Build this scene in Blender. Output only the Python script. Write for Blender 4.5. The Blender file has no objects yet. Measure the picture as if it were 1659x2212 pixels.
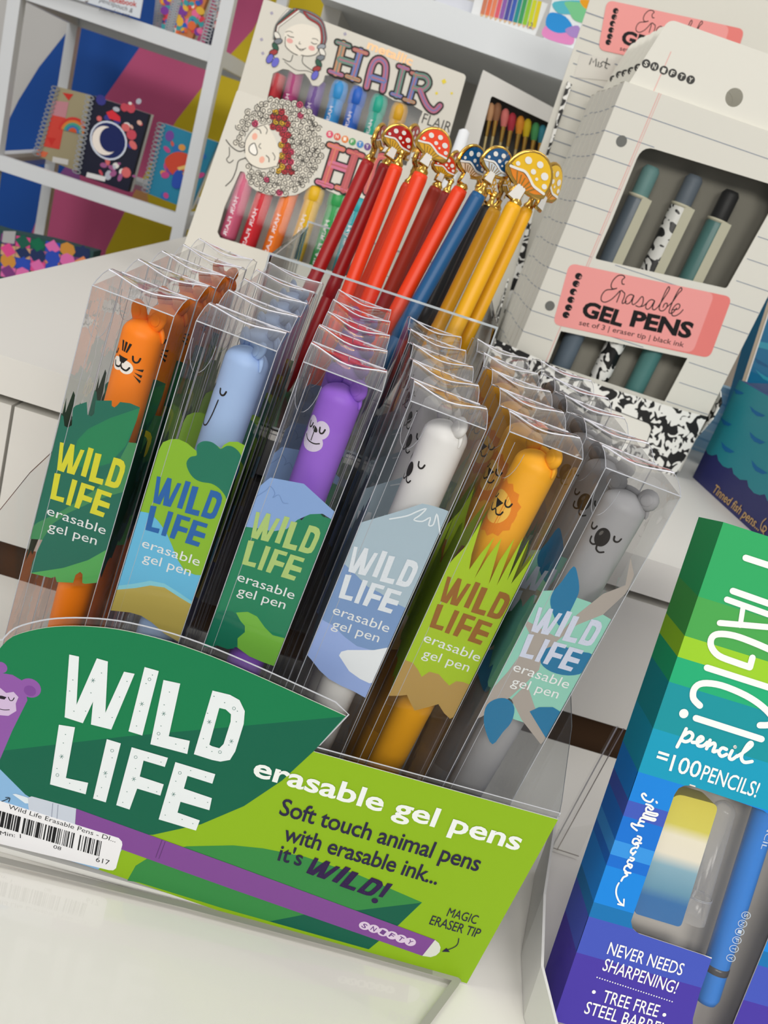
import bpy, math, random
from mathutils import Vector as V3, Matrix
from mathutils.geometry import tessellate_polygon
random.seed(7)
SC = bpy.context.scene
COL = SC.collection

# ---------------------------------------------------------------- camera
FPX, PCX, PCY = 1900.0, 829.5, 1106.0
def _basis():
    d = V3((105, -716, FPX)).normalized()
    a = math.radians(18.6)
    v = V3((-math.sin(a), math.cos(a), 0))
    v.z = -(d.x*v.x + d.y*v.y)/d.z
    v.normalize()
    return v.cross(d), d, -v
WX, WY, WZ = _basis()
EYE = V3((0, 0, 0.89))
cam = bpy.data.cameras.new('camera')
camo = bpy.data.objects.new('camera', cam); COL.objects.link(camo)
cam.sensor_fit = 'AUTO'; cam.sensor_width = 36.0
cam.lens = FPX/2212.0*36.0
cam.clip_start = 0.01; cam.clip_end = 60
cx_, cy_, cz_ = V3((WX.x, WY.x, WZ.x)), V3((WX.y, WY.y, WZ.y)), V3((WX.z, WY.z, WZ.z))
camo.matrix_world = Matrix(((cx_.x, -cy_.x, -cz_.x, EYE.x), (cx_.y, -cy_.y, -cz_.y, EYE.y), (cx_.z, -cy_.z, -cz_.z, EYE.z), (0, 0, 0, 1)))
cam.dof.use_dof = True; cam.dof.focus_distance = 0.34; cam.dof.aperture_fstop = 26
SC.camera = camo

# ---------------------------------------------------------------- light and exposure
SC.view_settings.view_transform = 'Standard'; SC.view_settings.look = 'None'
SC.view_settings.gamma = 1.0; SC.view_settings.use_curve_mapping = False
SC.view_settings.exposure = 0.0
SC.cycles.transparent_max_bounces = 48
SC.cycles.max_bounces = 8
SC.cycles.caustics_reflective = False; SC.cycles.caustics_refractive = False
world = bpy.data.worlds.new('shop_light'); SC.world = world
world.use_nodes = True
wn = world.node_tree; wn.nodes.clear()
_o = wn.nodes.new('ShaderNodeOutputWorld'); _b = wn.nodes.new('ShaderNodeBackground')
_tc = wn.nodes.new('ShaderNodeTexCoord'); _sx = wn.nodes.new('ShaderNodeSeparateXYZ'); _cr = wn.nodes.new('ShaderNodeValToRGB')
_mr = wn.nodes.new('ShaderNodeMapRange'); _mr.inputs[1].default_value = -1; _mr.inputs[2].default_value = 1
wn.links.new(_tc.outputs['Generated'], _sx.inputs[0]); wn.links.new(_sx.outputs[2], _mr.inputs[0])
wn.links.new(_mr.outputs[0], _cr.inputs[0]); wn.links.new(_cr.outputs[0], _b.inputs[0]); wn.links.new(_b.outputs[0], _o.inputs[0])
_cr.color_ramp.elements[0].position = 0.3; _cr.color_ramp.elements[0].color = (0.42, 0.41, 0.39, 1)
_cr.color_ramp.elements[1].position = 0.8; _cr.color_ramp.elements[1].color = (0.62, 0.62, 0.63, 1)
_b.inputs[1].default_value = 0.74
def area(name, loc, aim, sx, sy, power, color=(1, 0.97, 0.92)):
    l = bpy.data.lights.new(name, 'AREA'); l.shape = 'RECTANGLE'; l.size = sx; l.size_y = sy
    l.energy = power; l.color = color
    o = bpy.data.objects.new(name, l); COL.objects.link(o); o.location = loc
    o.rotation_euler = (V3(aim) - V3(loc)).to_track_quat('-Z', 'Y').to_euler()
    return o
area('ceiling_or_fill_light', (-1.0, 0.2, 2.9), (0.0, 0.5, 0.7), 0.35, 1.5, 10)
area('ceiling_or_fill_light', (1.1, 0.0, 2.9), (0.1, 0.4, 0.7), 0.35, 1.5, 10)
area('ceiling_or_fill_light', (0.4, 2.0, 2.9), (0.1, 0.8, 0.7), 0.9, 0.4, 5)
area('ceiling_or_fill_light', (-0.7, -2.4, 2.6), (0.0, 0.4, 0.75), 1.2, 0.6, 37)  # front fill added behind the camera to brighten the labels
area('ceiling_or_fill_light', (0.9, -2.8, 2.4), (0.1, 0.4, 0.75), 1.2, 0.6, 37)  # second added fill from behind the camera

# ---------------------------------------------------------------- helpers
def ray(x, y):
    c = V3((x-PCX, y-PCY, FPX))
    return V3((WX.dot(c), WY.dot(c), WZ.dot(c)))
class Plane:
    """a flat surface in the room: origin, two unit axes, and the spot on it seen along a line of sight"""
    def __init__(s, O, U, V):
        s.O, s.U, s.V = V3(O), V3(U).normalized(), V3(V).normalized()
        s.N = s.U.cross(s.V).normalized()
    def px(s, x, y):
        d = ray(x, y); t = (s.O-EYE).dot(s.N)/d.dot(s.N)
        q = EYE + d*t - s.O
        return (q.dot(s.U), q.dot(s.V))
    def w(s, u, v, n=0.0):
        return s.O + s.U*u + s.V*v + s.N*n
    def at(s, x, y, n=0.0):
        return s.w(*s.px(x, y), n)
    def mm(s, x, y):                       # length on the plane of one picture pixel
        a, b = s.px(x, y), s.px(x, y+4)
        return math.hypot(a[0]-b[0], a[1]-b[1])/4
def front(Y, z=0.0, x=0.0):                # upright plane facing the aisle
    return Plane((x, Y, z), (1, 0, 0), (0, 0, 1))
def level(z):
    return Plane((0, 0, z), (1, 0, 0), (0, 1, 0))
def zz(ox, oy, s):                         # reads off an enlarged detail
    return lambda *p: [(ox + a/s, oy + b/s) for a, b in p]

def lin(h):
    h = h.lstrip('#'); r = []
    for i in (0, 2, 4):
        c = int(h[i:i+2], 16)/255
        r.append(c/12.92 if c <= 0.04045 else ((c+0.055)/1.055)**2.4)
    return (*r, 1)
_mats = {}
def mat(h, rough=0.55, spec=0.25, metal=0.0, coat=0.0, grain=0.0, name=None):
    k = (h, rough, spec, metal, coat, grain)
    if k in _mats: return _mats[k]
    m = bpy.data.materials.new(name or 'finish_'+h.lstrip('#')); m.use_nodes = True
    n = m.node_tree.nodes; b = n['Principled BSDF']
    b.inputs['Base Color'].default_value = lin(h); b.inputs['Roughness'].default_value = rough
    b.inputs['Specular IOR Level'].default_value = spec; b.inputs['Metallic'].default_value = metal
    b.inputs['Coat Weight'].default_value = coat; b.inputs['Coat Roughness'].default_value = 0.08
    if grain:
        t = n.new('ShaderNodeTexNoise'); t.inputs['Scale'].default_value = 900
        c = n.new('ShaderNodeTexCoord'); m.node_tree.links.new(c.outputs['Object'], t.inputs['Vector'])
        bp = n.new('ShaderNodeBump'); bp.inputs['Strength'].default_value = grain; bp.inputs['Distance'].default_value = 0.0003
        m.node_tree.links.new(t.outputs[0], bp.inputs['Height']); m.node_tree.links.new(bp.outputs[0], b.inputs['Normal'])
    _mats[k] = m
    return m
def clear(tint=(0.985, 0.985, 0.99), ior=1.5, rough=0.04, gain=1.0, wob=0.0, haze=0.0, hazecol=(.8, .8, .82)):
    k = ('clear', tint, ior, rough, gain, wob, haze, hazecol)
    if k in _mats: return _mats[k]
    m = bpy.data.materials.new('clear_plastic'); m.use_nodes = True
    nt = m.node_tree; nt.nodes.clear()
    o = nt.nodes.new('ShaderNodeOutputMaterial'); mx = nt.nodes.new('ShaderNodeMixShader')
    t = nt.nodes.new('ShaderNodeBsdfTransparent'); t.inputs[0].default_value = (*tint, 1)
    g = nt.nodes.new('ShaderNodeBsdfGlossy'); g.inputs['Roughness'].default_value = rough
    f = nt.nodes.new('ShaderNodeFresnel'); f.inputs[0].default_value = ior
    mu = nt.nodes.new('ShaderNodeMath'); mu.operation = 'MULTIPLY'; mu.inputs[1].default_value = gain; mu.use_clamp = True
    nt.links.new(f.outputs[0], mu.inputs[0]); nt.links.new(mu.outputs[0], mx.inputs[0])
    nt.links.new(t.outputs[0], mx.inputs[1]); nt.links.new(g.outputs[0], mx.inputs[2]); nt.links.new(mx.outputs[0], o.inputs[0])
    if haze:                                # a little cloudiness in the plastic
        df = nt.nodes.new('ShaderNodeBsdfDiffuse'); df.inputs[0].default_value = (*hazecol, 1)
        m2 = nt.nodes.new('ShaderNodeMixShader'); m2.inputs[0].default_value = haze
        nt.links.new(t.outputs[0], m2.inputs[1]); nt.links.new(df.outputs[0], m2.inputs[2]); nt.links.new(m2.outputs[0], mx.inputs[1])
    if wob:
        tc = nt.nodes.new('ShaderNodeTexCoord'); no = nt.nodes.new('ShaderNodeTexNoise'); no.inputs['Scale'].default_value = 90
        bp = nt.nodes.new('ShaderNodeBump'); bp.inputs['Strength'].default_value = wob; bp.inputs['Distance'].default_value = 0.002
        nt.links.new(tc.outputs['Object'], no.inputs['Vector']); nt.links.new(no.outputs[0], bp.inputs['Height'])
        nt.links.new(bp.outputs[0], g.inputs['Normal']); nt.links.new(bp.outputs[0], f.inputs['Normal'])
    _mats[k] = m
    return m
def marbled(scale=60, thr=0.5, name='marbled_paper', a='#111111', b='#efefea'):
    k = ('marbled', scale, thr, a, b)
    if k in _mats: return _mats[k]
    m = bpy.data.materials.new(name); m.use_nodes = True
    nt = m.node_tree; bs = nt.nodes['Principled BSDF']; bs.inputs['Roughness'].default_value = 0.4
    tc = nt.nodes.new('ShaderNodeTexCoord'); no = nt.nodes.new('ShaderNodeTexNoise')
    no.inputs['Scale'].default_value = scale; no.inputs['Detail'].default_value = 1.0; no.inputs['Distortion'].default_value = 1.2
    cr = nt.nodes.new('ShaderNodeValToRGB'); cr.color_ramp.interpolation = 'LINEAR'
    cr.color_ramp.elements[0].position = thr-0.008; cr.color_ramp.elements[0].color = lin(a)
    cr.color_ramp.elements[1].position = thr+0.008; cr.color_ramp.elements[1].color = lin(b)
    nt.links.new(tc.outputs['Object'], no.inputs['Vector']); nt.links.new(no.outputs[0], cr.inputs[0]); nt.links.new(cr.outputs[0], bs.inputs['Base Color'])
    _mats[k] = m
    return m

# ---- 2-D outlines
def cr(pts, closed=False, n=5):
    """smooth line through points"""
    P = [tuple(p) for p in pts]; L = len(P); out = []
    rng = range(L if closed else L-1)
    for i in rng:
        p0 = P[(i-1) % L] if closed or i > 0 else P[0]
        p1 = P[i]; p2 = P[(i+1) % L]
        p3 = P[(i+2) % L] if closed or i+2 < L else P[-1]
        for k in range(n):
            t = k/n
            out.append(tuple(0.5*((2*b)+(c-a)*t+(2*a-5*b+4*c-d)*t*t+(3*b-a-3*c+d)*t**3) for a, b, c, d in zip(p0, p1, p2, p3)))
    if not closed: out.append(P[-1])
    return out
def ell(c, rx, ry=None, a=0.0, n=24, t0=0.0, t1=2*math.pi):
    ry = rx if ry is None else ry
    full = abs(t1-t0-2*math.pi) < 1e-6
    N = n if full else n+1
    ca, sa = math.cos(a), math.sin(a)
    return [(c[0]+rx*math.cos(t0+(t1-t0)*i/n)*ca-ry*math.sin(t0+(t1-t0)*i/n)*sa, c[1]+rx*math.cos(t0+(t1-t0)*i/n)*sa+ry*math.sin(t0+(t1-t0)*i/n)*ca) for i in range(N)]
def clip(poly, lo=None, hi=None, axis=0):
    """keep the side of a line u=lo / u=hi (axis 0) or v (axis 1)"""
    for lim, sg in ((lo, 1), (hi, -1)):
        if lim is None: continue
        out = []
        for i, p in enumerate(poly):
            q = poly[i-1]
            a, b = sg*(q[axis]-lim), sg*(p[axis]-lim)
            if (a < 0) != (b < 0):
                t = a/(a-b); out.append(tuple(q[k]+t*(p[k]-q[k]) for k in (0, 1)))
            if b >= 0: out.append(p)
        poly = out
        if len(poly) < 3: return []
    return poly
def rrect(u0, v0, u1, v1, r, n=5):
    o = []
    for cu, cv, a in ((u1-r, v1-r, 0), (u0+r, v1-r, 90), (u0+r, v0+r, 180), (u1-r, v0+r, 270)):
        o += [(cu+r*math.cos(math.radians(a+90*i/n)), cv+r*math.sin(math.radians(a+90*i/n))) for i in range(n+1)]
    return o
def corner(pts, r, n=5):
    """round the corners of a polygon"""
    o = []; L = len(pts)
    rs = r if isinstance(r, (list, tuple)) else [r]*L
    for i, p in enumerate(pts):
        a, b = V3((*pts[i-1], 0)), V3((*pts[(i+1) % L], 0)); p = V3((*p, 0)); k = rs[i]
        if k <= 0: o.append((p.x, p.y)); continue
        s = p+(a-p).normalized()*min(k, (a-p).length*.5); e = p+(b-p).normalized()*min(k, (b-p).length*.5)
        for j in range(n+1):
            t = j/n; q = s*(1-t)**2+p*(2*t*(1-t))+e*t*t; o.append((q.x, q.y))
    return o

_fonts = {}
def glyphs(s, bold=0.0, sp=1.0):
    k = (s, bold, sp)
    if k in _fonts: return _fonts[k]
    c = bpy.data.curves.new('lettering', 'FONT'); c.body = s; c.size = 1; c.offset = bold; c.space_character = sp
    c.resolution_u = 3; c.fill_mode = 'FRONT'
    o = bpy.data.objects.new('lettering', c); COL.objects.link(o)
    dg = bpy.context.evaluated_depsgraph_get(); me = bpy.data.meshes.new_from_object(o.evaluated_get(dg))
    vs = [(v.co.x, v.co.y) for v in me.vertices]; fs = [tuple(p.vertices) for p in me.polygons]
    bpy.data.objects.remove(o); bpy.data.curves.remove(c); bpy.data.meshes.remove(me)
    _fonts[k] = (vs, fs)
    return _fonts[k]

class MB:
    """collects shapes with their finishes and links them as one mesh"""
    def __init__(s): s.v, s.f, s.m, s.mats, s.sm, s.k = [], [], [], [], [], 0
    def lift(s):                            # prints never share one exact height
        s.k += 1; return (s.k % 7)*2.4e-6
    def mi(s, m):
        if isinstance(m, str): m = mat(m)
        if m not in s.mats: s.mats.append(m)
        return s.mats.index(m)
    def add(s, vs, fs, m, smooth=False):
        k = len(s.v); i = s.mi(m); s.v += [tuple(p) for p in vs]
        for f in fs: s.f.append(tuple(k+j for j in f)); s.m.append(i); s.sm.append(smooth)
    # flat shapes lying on a plane
    def poly(s, pl, pts, m, n=0.0, holes=()):
        if len(pts) < 3: return
        loops = [pts]+list(holes); n += s.lift()
        flat = [p for l in loops for p in l]
        tr = tessellate_polygon([[V3((*p, 0)) for p in l] for l in loops])
        fs = []
        for a, b, c in tr:
            A, B, C = flat[a], flat[b], flat[c]
            cr_ = (B[0]-A[0])*(C[1]-A[1])-(B[1]-A[1])*(C[0]-A[0])
            if abs(cr_) < 1e-14: continue
            fs.append((a, b, c) if cr_ > 0 else (a, c, b))
        s.add([pl.w(u, v, n) for u, v in flat], fs, m)
    def ppoly(s, pl, pts, m, n=0.0, holes=()):
        s.poly(pl, [pl.px(*p) for p in pts], m, n, [[pl.px(*p) for p in h] for h in holes])
    def slab(s, pl, pts, m, n0, n1, holes=(), side=None):
        """outline given thickness from n0 (back) to n1 (front)"""
        s.poly(pl, pts, m, n1, holes)
        area_ = lambda l: sum(l[i-1][0]*l[i][1]-l[i][0]*l[i-1][1] for i in range(len(l)))
        k = len(s.f); s.poly(pl, pts, side or m, n0, holes)
        for i in range(k, len(s.f)): s.f[i] = s.f[i][::-1]
        for l, sg in [(pts, 1)]+[(h, -1) for h in holes]:
            l = list(l) if (area_(l) > 0) == (sg > 0) else list(l)[::-1]
            L = len(l)
            s.add([pl.w(u, v, n0) for u, v in l]+[pl.w(u, v, n1) for u, v in l], [(i, (i+1) % L, L+(i+1) % L, L+i) for i in range(L)], side or m)
    def stroke(s, pl, pts, w, m, n=0.0, closed=False, cap=True):
        P = [V3((*p, 0)) for p in pts]; L = len(P)
        if L < 2: return
        ws = w if isinstance(w, (list, tuple)) else [w]*L
        vs = []; n += s.lift()
        for i, p in enumerate(P):
            a = P[(i-1) % L] if closed or i else p; b = P[(i+1) % L] if closed or i < L-1 else p
            t = (b-a); t = t.normalized() if t.length > 1e-12 else V3((1, 0, 0))
            q = V3((-t.y, t.x, 0))*ws[i]/2; vs += [p+q, p-q]
        fs = [(2*i, 2*i+1, (2*i+3) % (2*L), (2*i+2) % (2*L)) for i in range(L if closed else L-1)]
        s.add([pl.w(p.x, p.y, n+(i//2)/L*1.2e-6) for i, p in enumerate(vs)], fs, m)
        if cap and not closed:
            for p, k in ((P[0], ws[0]), (P[-1], ws[-1])):
                c = ell((p.x, p.y), k/2, n=10); s.add([pl.w(*q, n+1.8e-6) for q in c], [tuple(range(10))], m)
    def pstroke(s, pl, pts, w, m, n=0.0, closed=False, sm=4, cap=True):
        """w in picture pixels at the first point"""
        k = pl.mm(*pts[0]); q = [pl.px(*p) for p in pts]
        if sm: q = cr(q, closed, sm)
        s.stroke(pl, q, w*k if not isinstance(w, (list, tuple)) else [x*k for x in w], m, n, closed, cap)
    def text(s, pl, st, p0, p1, h, m, n=0.0, bold=0.0, shear=0.0, sp=1.0, local=False, fn=None):
        """line of lettering whose baseline runs p0-p1; h = height of a capital"""
        vs, fs = glyphs(st, bold, sp)
        if not vs: return
        x0, x1 = min(v[0] for v in vs), max(v[0] for v in vs)
        if not local:
            k = pl.mm(*p0); h = h*k; p0, p1 = pl.px(*p0), pl.px(*p1)
        a, b = V3((*p0, 0)), V3((*p1, 0)); du = (b-a); t = du.normalized(); nn = V3((-t.y, t.x, 0))
        up = (nn+t*shear)*(h/0.727)
        pts = [a+du*((x-x0)/(x1-x0))+up*y for x, y in vs]
        f2 = []
        for f in fs:
            ar = sum(pts[f[i-1]].x*pts[f[i]].y-pts[f[i]].x*pts[f[i-1]].y for i in range(len(f)))
            f2.append(f if ar > 0 else f[::-1])
        W = fn or (lambda u, v: pl.w(u, v, n))
        s.add([W(p.x, p.y) for p in pts], f2, m)
    # solids
    def box(s, a, b, m):
        (x0, y0, z0), (x1, y1, z1) = a, b
        v = [(x0, y0, z0), (x1, y0, z0), (x1, y1, z0), (x0, y1, z0), (x0, y0, z1), (x1, y0, z1), (x1, y1, z1), (x0, y1, z1)]
        s.add(v, [(3, 2, 1, 0), (4, 5, 6, 7), (0, 1, 5, 4), (1, 2, 6, 5), (2, 3, 7, 6), (3, 0, 4, 7)], m)
    def bar(s, p, q, w, d, m, up=(0, 1, 0)):
        p, q = V3(p), V3(q); t = (q-p).normalized(); a = V3(up).cross(t).normalized(); b = t.cross(a)
        v = [e+a*(i*w/2)+b*(j*d/2) for e in (p, q) for i, j in ((-1, -1), (1, -1), (1, 1), (-1, 1))]
        s.add(v, [(3, 2, 1, 0), (4, 5, 6, 7), (0, 1, 5, 4), (1, 2, 6, 5), (2, 3, 7, 6), (3, 0, 4, 7)], m)
    def tube(s, pts, r, m, n=8, cap=True):
        P = [V3(p) for p in pts]; rs = r if isinstance(r, (list, tuple)) else [r]*len(P)
        vs, fs = [], []; ref = None
        for i, p in enumerate(P):
            t = (P[min(i+1, len(P)-1)]-P[max(i-1, 0)]).normalized()
            if ref is None: ref = V3((0, 0, 1)) if abs(t.z) < .9 else V3((1, 0, 0))
            a = ref.cross(t).normalized(); b = t.cross(a); ref = b.cross(t)*-1 if False else ref
            vs += [p+(a*math.cos(2*math.pi*k/n)+b*math.sin(2*math.pi*k/n))*rs[i] for k in range(n)]
        for i in range(len(P)-1):
            fs += [(i*n+k, i*n+(k+1) % n, (i+1)*n+(k+1) % n, (i+1)*n+k) for k in range(n)]
        s.add(vs, fs, m, True)
        if cap:
            s.add(vs[:n], [tuple(range(n))[::-1]], m); s.add(vs[-n:], [tuple(range(n))], m)
    def lathe(s, prof, m, n=32, T=None, cols=None):
        """prof: (radius, height) pairs, spun round the z axis of T; cols: a finish per ring"""
        T = T or Matrix.Identity(4); vs = []
        for r, h in prof:
            vs += [T @ V3((r*math.cos(2*math.pi*k/n), r*math.sin(2*math.pi*k/n), h)) for k in range(n)]
        base = len(s.v); s.v += [tuple(p) for p in vs]
        for i in range(len(prof)-1):
            q = s.mi(cols[i] if cols else m)
            for k in range(n):
                s.f.append(tuple(base+j for j in (i*n+k, i*n+(k+1) % n, (i+1)*n+(k+1) % n, (i+1)*n+k))); s.m.append(q); s.sm.append(True)
    def blob(s, c, rx, ry, rz, m, T=None, n=14, rot=None):
        T = T or Matrix.Identity(4); R = rot or Matrix.Identity(3); vs = []; fs = []; k = n//2
        for i in range(k+1):
            a = math.pi*i/k
            for j in range(n):
                b = 2*math.pi*j/n
                vs.append(T @ (V3(c)+R @ V3((rx*math.sin(a)*math.cos(b), ry*math.sin(a)*math.sin(b), rz*math.cos(a)))))
        for i in range(k):
            fs += [(i*n+j, (i+1)*n+j, (i+1)*n+(j+1) % n, i*n+(j+1) % n) for j in range(n)]
        s.add(vs, fs, m, True)
    def build(s, name, parent=None, origin=None):
        """links the mesh; its own origin is the parent's base, or the given base point"""
        o0 = V3(origin) if origin is not None else (V3(parent['_base']) if parent is not None and '_base' in parent else V3((0, 0, 0)))
        me = bpy.data.meshes.new(name)
        me.from_pydata([(x-o0.x, y-o0.y, z-o0.z) for x, y, z in s.v], [], s.f)
        for m in s.mats: me.materials.append(m)
        me.polygons.foreach_set('material_index', s.m); me.polygons.foreach_set('use_smooth', s.sm)
        me.update()
        o = bpy.data.objects.new(name, me); COL.objects.link(o)
        if parent is not None:
            o.parent = parent
            if '_base' in parent: o['_base'] = parent['_base']
        else:
            o.location = o0
        return o
def tag(o, label, cat, group=None, kind=None):
    if label: o['label'] = label
    if cat: o['category'] = cat
    if group: o['group'] = group
    if kind: o['kind'] = kind
    return o
def thing(name, label, cat, base=(0, 0, 0), group=None):
    o = bpy.data.objects.new(name, None); COL.objects.link(o); o.location = base; o.empty_display_size = 0.01
    o['_base'] = list(base)
    return tag(o, label, cat, group)
def copy_tree(o, loc, label, parent=None):
    c = o.copy(); COL.objects.link(c); c.parent = parent
    if parent is None:
        c['label'] = label
        if loc is not None: c.location = loc
    for ch in o.children: copy_tree(ch, None, None, c)
    return c
def struct(o):
    o['kind'] = 'structure'; return o
def snifty(mb, pl, cs, r, dark, light, n=0.0, ang=0.0):
    """six lettered bubbles in a row"""
    for (x, y), ch in zip(cs, 'SNIFTY'):
        u, v = pl.px(x, y); k = pl.mm(x, y)*r; d = dark if not isinstance(dark, list) else dark[len(ch) and 'SNIFTY'.index(ch)]
        mb.poly(pl, ell((u, v), k, k*.92, n=16), d, n)
        ca, sa = math.cos(ang), math.sin(ang)
        mb.text(pl, ch, (u-ca*k*.42+sa*k*.5, v-sa*k*.42-ca*k*.5), (u+ca*k*.42+sa*k*.5, v+sa*k*.42-ca*k*.5), k*1.0, light, n+2e-5, bold=.02, local=True)
PAPER = mat('#dedbd0', .7, .2, name='white_card')
WHITE = mat('#dcdad4', .45, .4, name='white_laminate')
CLEAR = clear()
EDGE = mat('#b9bcc4', .15, .6, coat=.5, name='plastic_crease')
GOLD = mat('#e0b45a', .18, .5, metal=1.0, name='gold_metal')
PI = math.pi
# ---------------------------------------------------------------- the room
LOW, TOP, TEDGE, TLEFT = 0.594, 0.729, 0.4865, -0.285
mb = MB(); mb.box((-3, -2, -0.02), (3, 3.0, 0), mat('#9a968c', .5, .4)); struct(mb.build('floor'))
WALLY = 1.80
def wall_art():
    mb = MB(); pl = front(WALLY)
    mb.box((-3, WALLY+.001, 0), (3, WALLY+.08, 3.0), mat('#c9c8c6', .8, .2))
    z = zz(0, 0, 2.9625)
    P = lambda *p: [pl.px(*q) for q in z(*p)]
    blue = P((900, -700), (640, -150), (440, 190), (250, 430), (120, 640), (40, 800), (10, 1030), (-80, 1500), (-160, 2500), (100, 2600), (200, 1500), (310, 1210), (500, 960), (660, 640), (890, 310), (1150, -60), (1500, -700))
    pink = P((1500, -700), (1150, -60), (890, 310), (660, 640), (500, 960), (310, 1210), (200, 1500), (100, 2600), (500, 2600), (680, 1600), (860, 1230), (1130, 770), (1340, 500), (1620, 190), (2100, -700))
    yell = P((2100, -700), (1620, 190), (1340, 500), (1130, 770), (860, 1230), (680, 1600), (500, 2600), (2300, 2600), (2600, 1000), (2700, -700))
    for a, c in ((blue, '#0e4a9c'), (pink, '#c0547f'), (yell, '#cdb51c')):
        mb.poly(pl, a, mat(c, .6, .3), .0005)
    struct(mb.build('wall_back'))
wall_art()

# ---------------------------------------------------------------- upper display table
F = front(TEDGE)
zg = F.px(0, 851)[1]; zb = F.px(1260, 1559)[1]
t = thing('display_table', 'long white display table with drawer fronts carrying the taller displays', 'table', (0.4, 0.9, 0))
mb = MB(); mb.box((TLEFT, TEDGE, zg), (1.5, 1.72, TOP), WHITE); mb.build('tabletop', t)
mb = MB(); mb.box((TLEFT+.02, TEDGE+.03, zb), (1.48, 1.7, zg), mat('#8f8b82', .6)); mb.build('carcass', t)
dz1 = zg-.007
xs = [F.px(12, 900)[0]+.001]
for a, b in ((TLEFT+.004, xs[0]-.001), (xs[0]+.001, .62), (.624, 1.48)):
    mb = MB(); mb.box((a, TEDGE+.006, zb), (b, TEDGE+.03, dz1), WHITE); mb.build('drawer_front', t)
mb = MB(); mb.box((TLEFT+.05, TEDGE+.05, .0), (1.4, 1.6, zb), mat('#4a3320', .6)); mb.build('plinth', t)

# ---------------------------------------------------------------- lower table in front
t = thing('display_table', 'low white table holding the animal pen tray, pushed against the taller table', 'table', (0.1, 0.15, 0))
mb = MB(); mb.box((-.7, -.35, LOW-.03), (1.2, TEDGE-.004, LOW), mat('#e9e6df', .28, .45)); mb.build('tabletop', t)
for x, y in ((-.64, -.29), (1.14, -.29), (-.64, .42), (1.14, .42)):
    mb = MB(); mb.box((x-.03, y-.03, 0), (x+.03, y+.03, LOW-.03), WHITE); mb.build('leg', t)

# ---------------------------------------------------------------- wire rack on the far side
RY = 1.30; RB = 1.62
RP, RQ = front(RY), front(RB)
t = thing('display_rack', 'white metal rack with clear shelves of notebooks before the striped wall', 'rack', (-.5, 1.45, 0))
M_R = mat('#d6d9dc', .4, .5)
xr = sum(RP.px(*q)[0] for q in ((485, 0), (392, 520)))/2; xl = sum(RP.px(*q)[0] for q in ((32, 0), (3, 270)))/2
xbl = sum(RQ.px(*q)[0] for q in ((157, 80), (92, 480)))/2; xbr = xr+.005
for x, y in ((xr, RY), (xl, RY), (xbl, RB), (xbr, RB)):
    mb = MB(); mb.box((x-.0085, y-.0085, 0), (x+.0085, y+.0085, 1.7), M_R); mb.build('post', t)
zs = [RP.px(469, 122)[1], RP.px(395, 480)[1], RP.px(395, 480)[1]-.30, RP.px(469, 122)[1]+.28]
for k, z in enumerate(zs):
    for (x0, y0, x1, y1) in ((xl, RY, xr, RY), (xbl, RB, xbr, RB), (xl, RY, xbl, RB), (xr, RY, xbr, RB)):
        mb = MB(); mb.bar((x0, y0, z), (x1, y1, z), .014, .02, M_R, (0, 0, 1)); mb.build('rail', t)
    mb = MB(); mb.poly(level(z+.004), [(xl, RY), (xr, RY), (xbr, RB), (xbl, RB)], clear((.96, .97, .97)))
    mb.build('shelf', t)
zlo, zup = zs[1]+.011, zs[0]+.011

# notebooks on the rack
def spiral(mb, pl, a, b, n, r):
    for i in range(n):
        f = (i+.5)/n; u, v = a[0]+(b[0]-a[0])*f, a[1]+(b[1]-a[1])*f
        mb.stroke(pl, ell((u, v), r, r*.45, n=8), r*.28, mat('#b8bcc2', .25, .6, metal=.8), .006, closed=True)
def notebook(label, pts, Y, z0, base, art, name='spiral_notebook'):
    pl = front(Y)
    q = [pl.px(*p) for p in pts]
    dz = z0-min(v for u, v in q)
    c = (sum(u for u, v in q)/4, Y, z0)
    t = thing(name, label, 'notebook', c, 'notebooks on the rack')
    q = [(u, v+dz) for u, v in q]
    mb = MB(); mb.slab(pl, q, base, -.008, .004); art(mb, pl, lambda *p: [(a, b+dz) for a, b in (pl.px(*i) for i in zz(0, 0, 2.9625)(*p))])
    mb.build('cover', t)
    mb = MB(); spiral(mb, pl, q[0], q[3], 16, .006); mb.build('spiral_binding', t)
    mb = MB(); mb.slab(pl, [(u*1.0, v) for u, v in q], '#e6e3da', -.02, -.0085); mb.build('pages', t)
    return t
rnd = random.Random(3)
def spots(mb, pl, P, box_, cols, n, r0, r1):
    for i in range(n):
        x, y = rnd.uniform(*box_[0]), rnd.uniform(*box_[1])
        c = P((x, y))[0]; r = rnd.uniform(r0, r1)*.6
        mb.poly(pl, ell(c, r, r*rnd.uniform(.5, 1), rnd.uniform(0, 3), n=9), rnd.choice(cols), .0045+i*1e-5)
def art_rainbow(mb, pl, P):
    for a, c in (([(330, 780), (420, 800), (380, 1000), (280, 980)], '#d9483c'), ([(400, 640), (470, 650), (440, 690)], '#d0342c'), ([(300, 920), (360, 930), (330, 980)], '#d0342c'), ([(240, 1000), (310, 1020), (290, 1050), (235, 1040)], '#e0704c'), ([(340, 690), (440, 700), (420, 800), (320, 790)], '#c98a94')):
        mb.poly(pl, P(*a), c, .0045)
    for r, c in ((92, '#d63a34'), (74, '#e0873a'), (58, '#4aa890'), (42, '#3f7fb8'), (26, '#d85a34')):
        mb.poly(pl, P(*[(465+r*math.cos(a)*1.0+r*.25*math.sin(a), 890-r*math.sin(a)+r*.25*math.cos(a)) for a in [math.pi*i/14 for i in range(15)]]), c, .005+1e-4*(92-r)/18)
    mb.poly(pl, P((340, 1045), (440, 1065), (435, 1100), (335, 1080)), '#dcdad6', .005)
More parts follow.
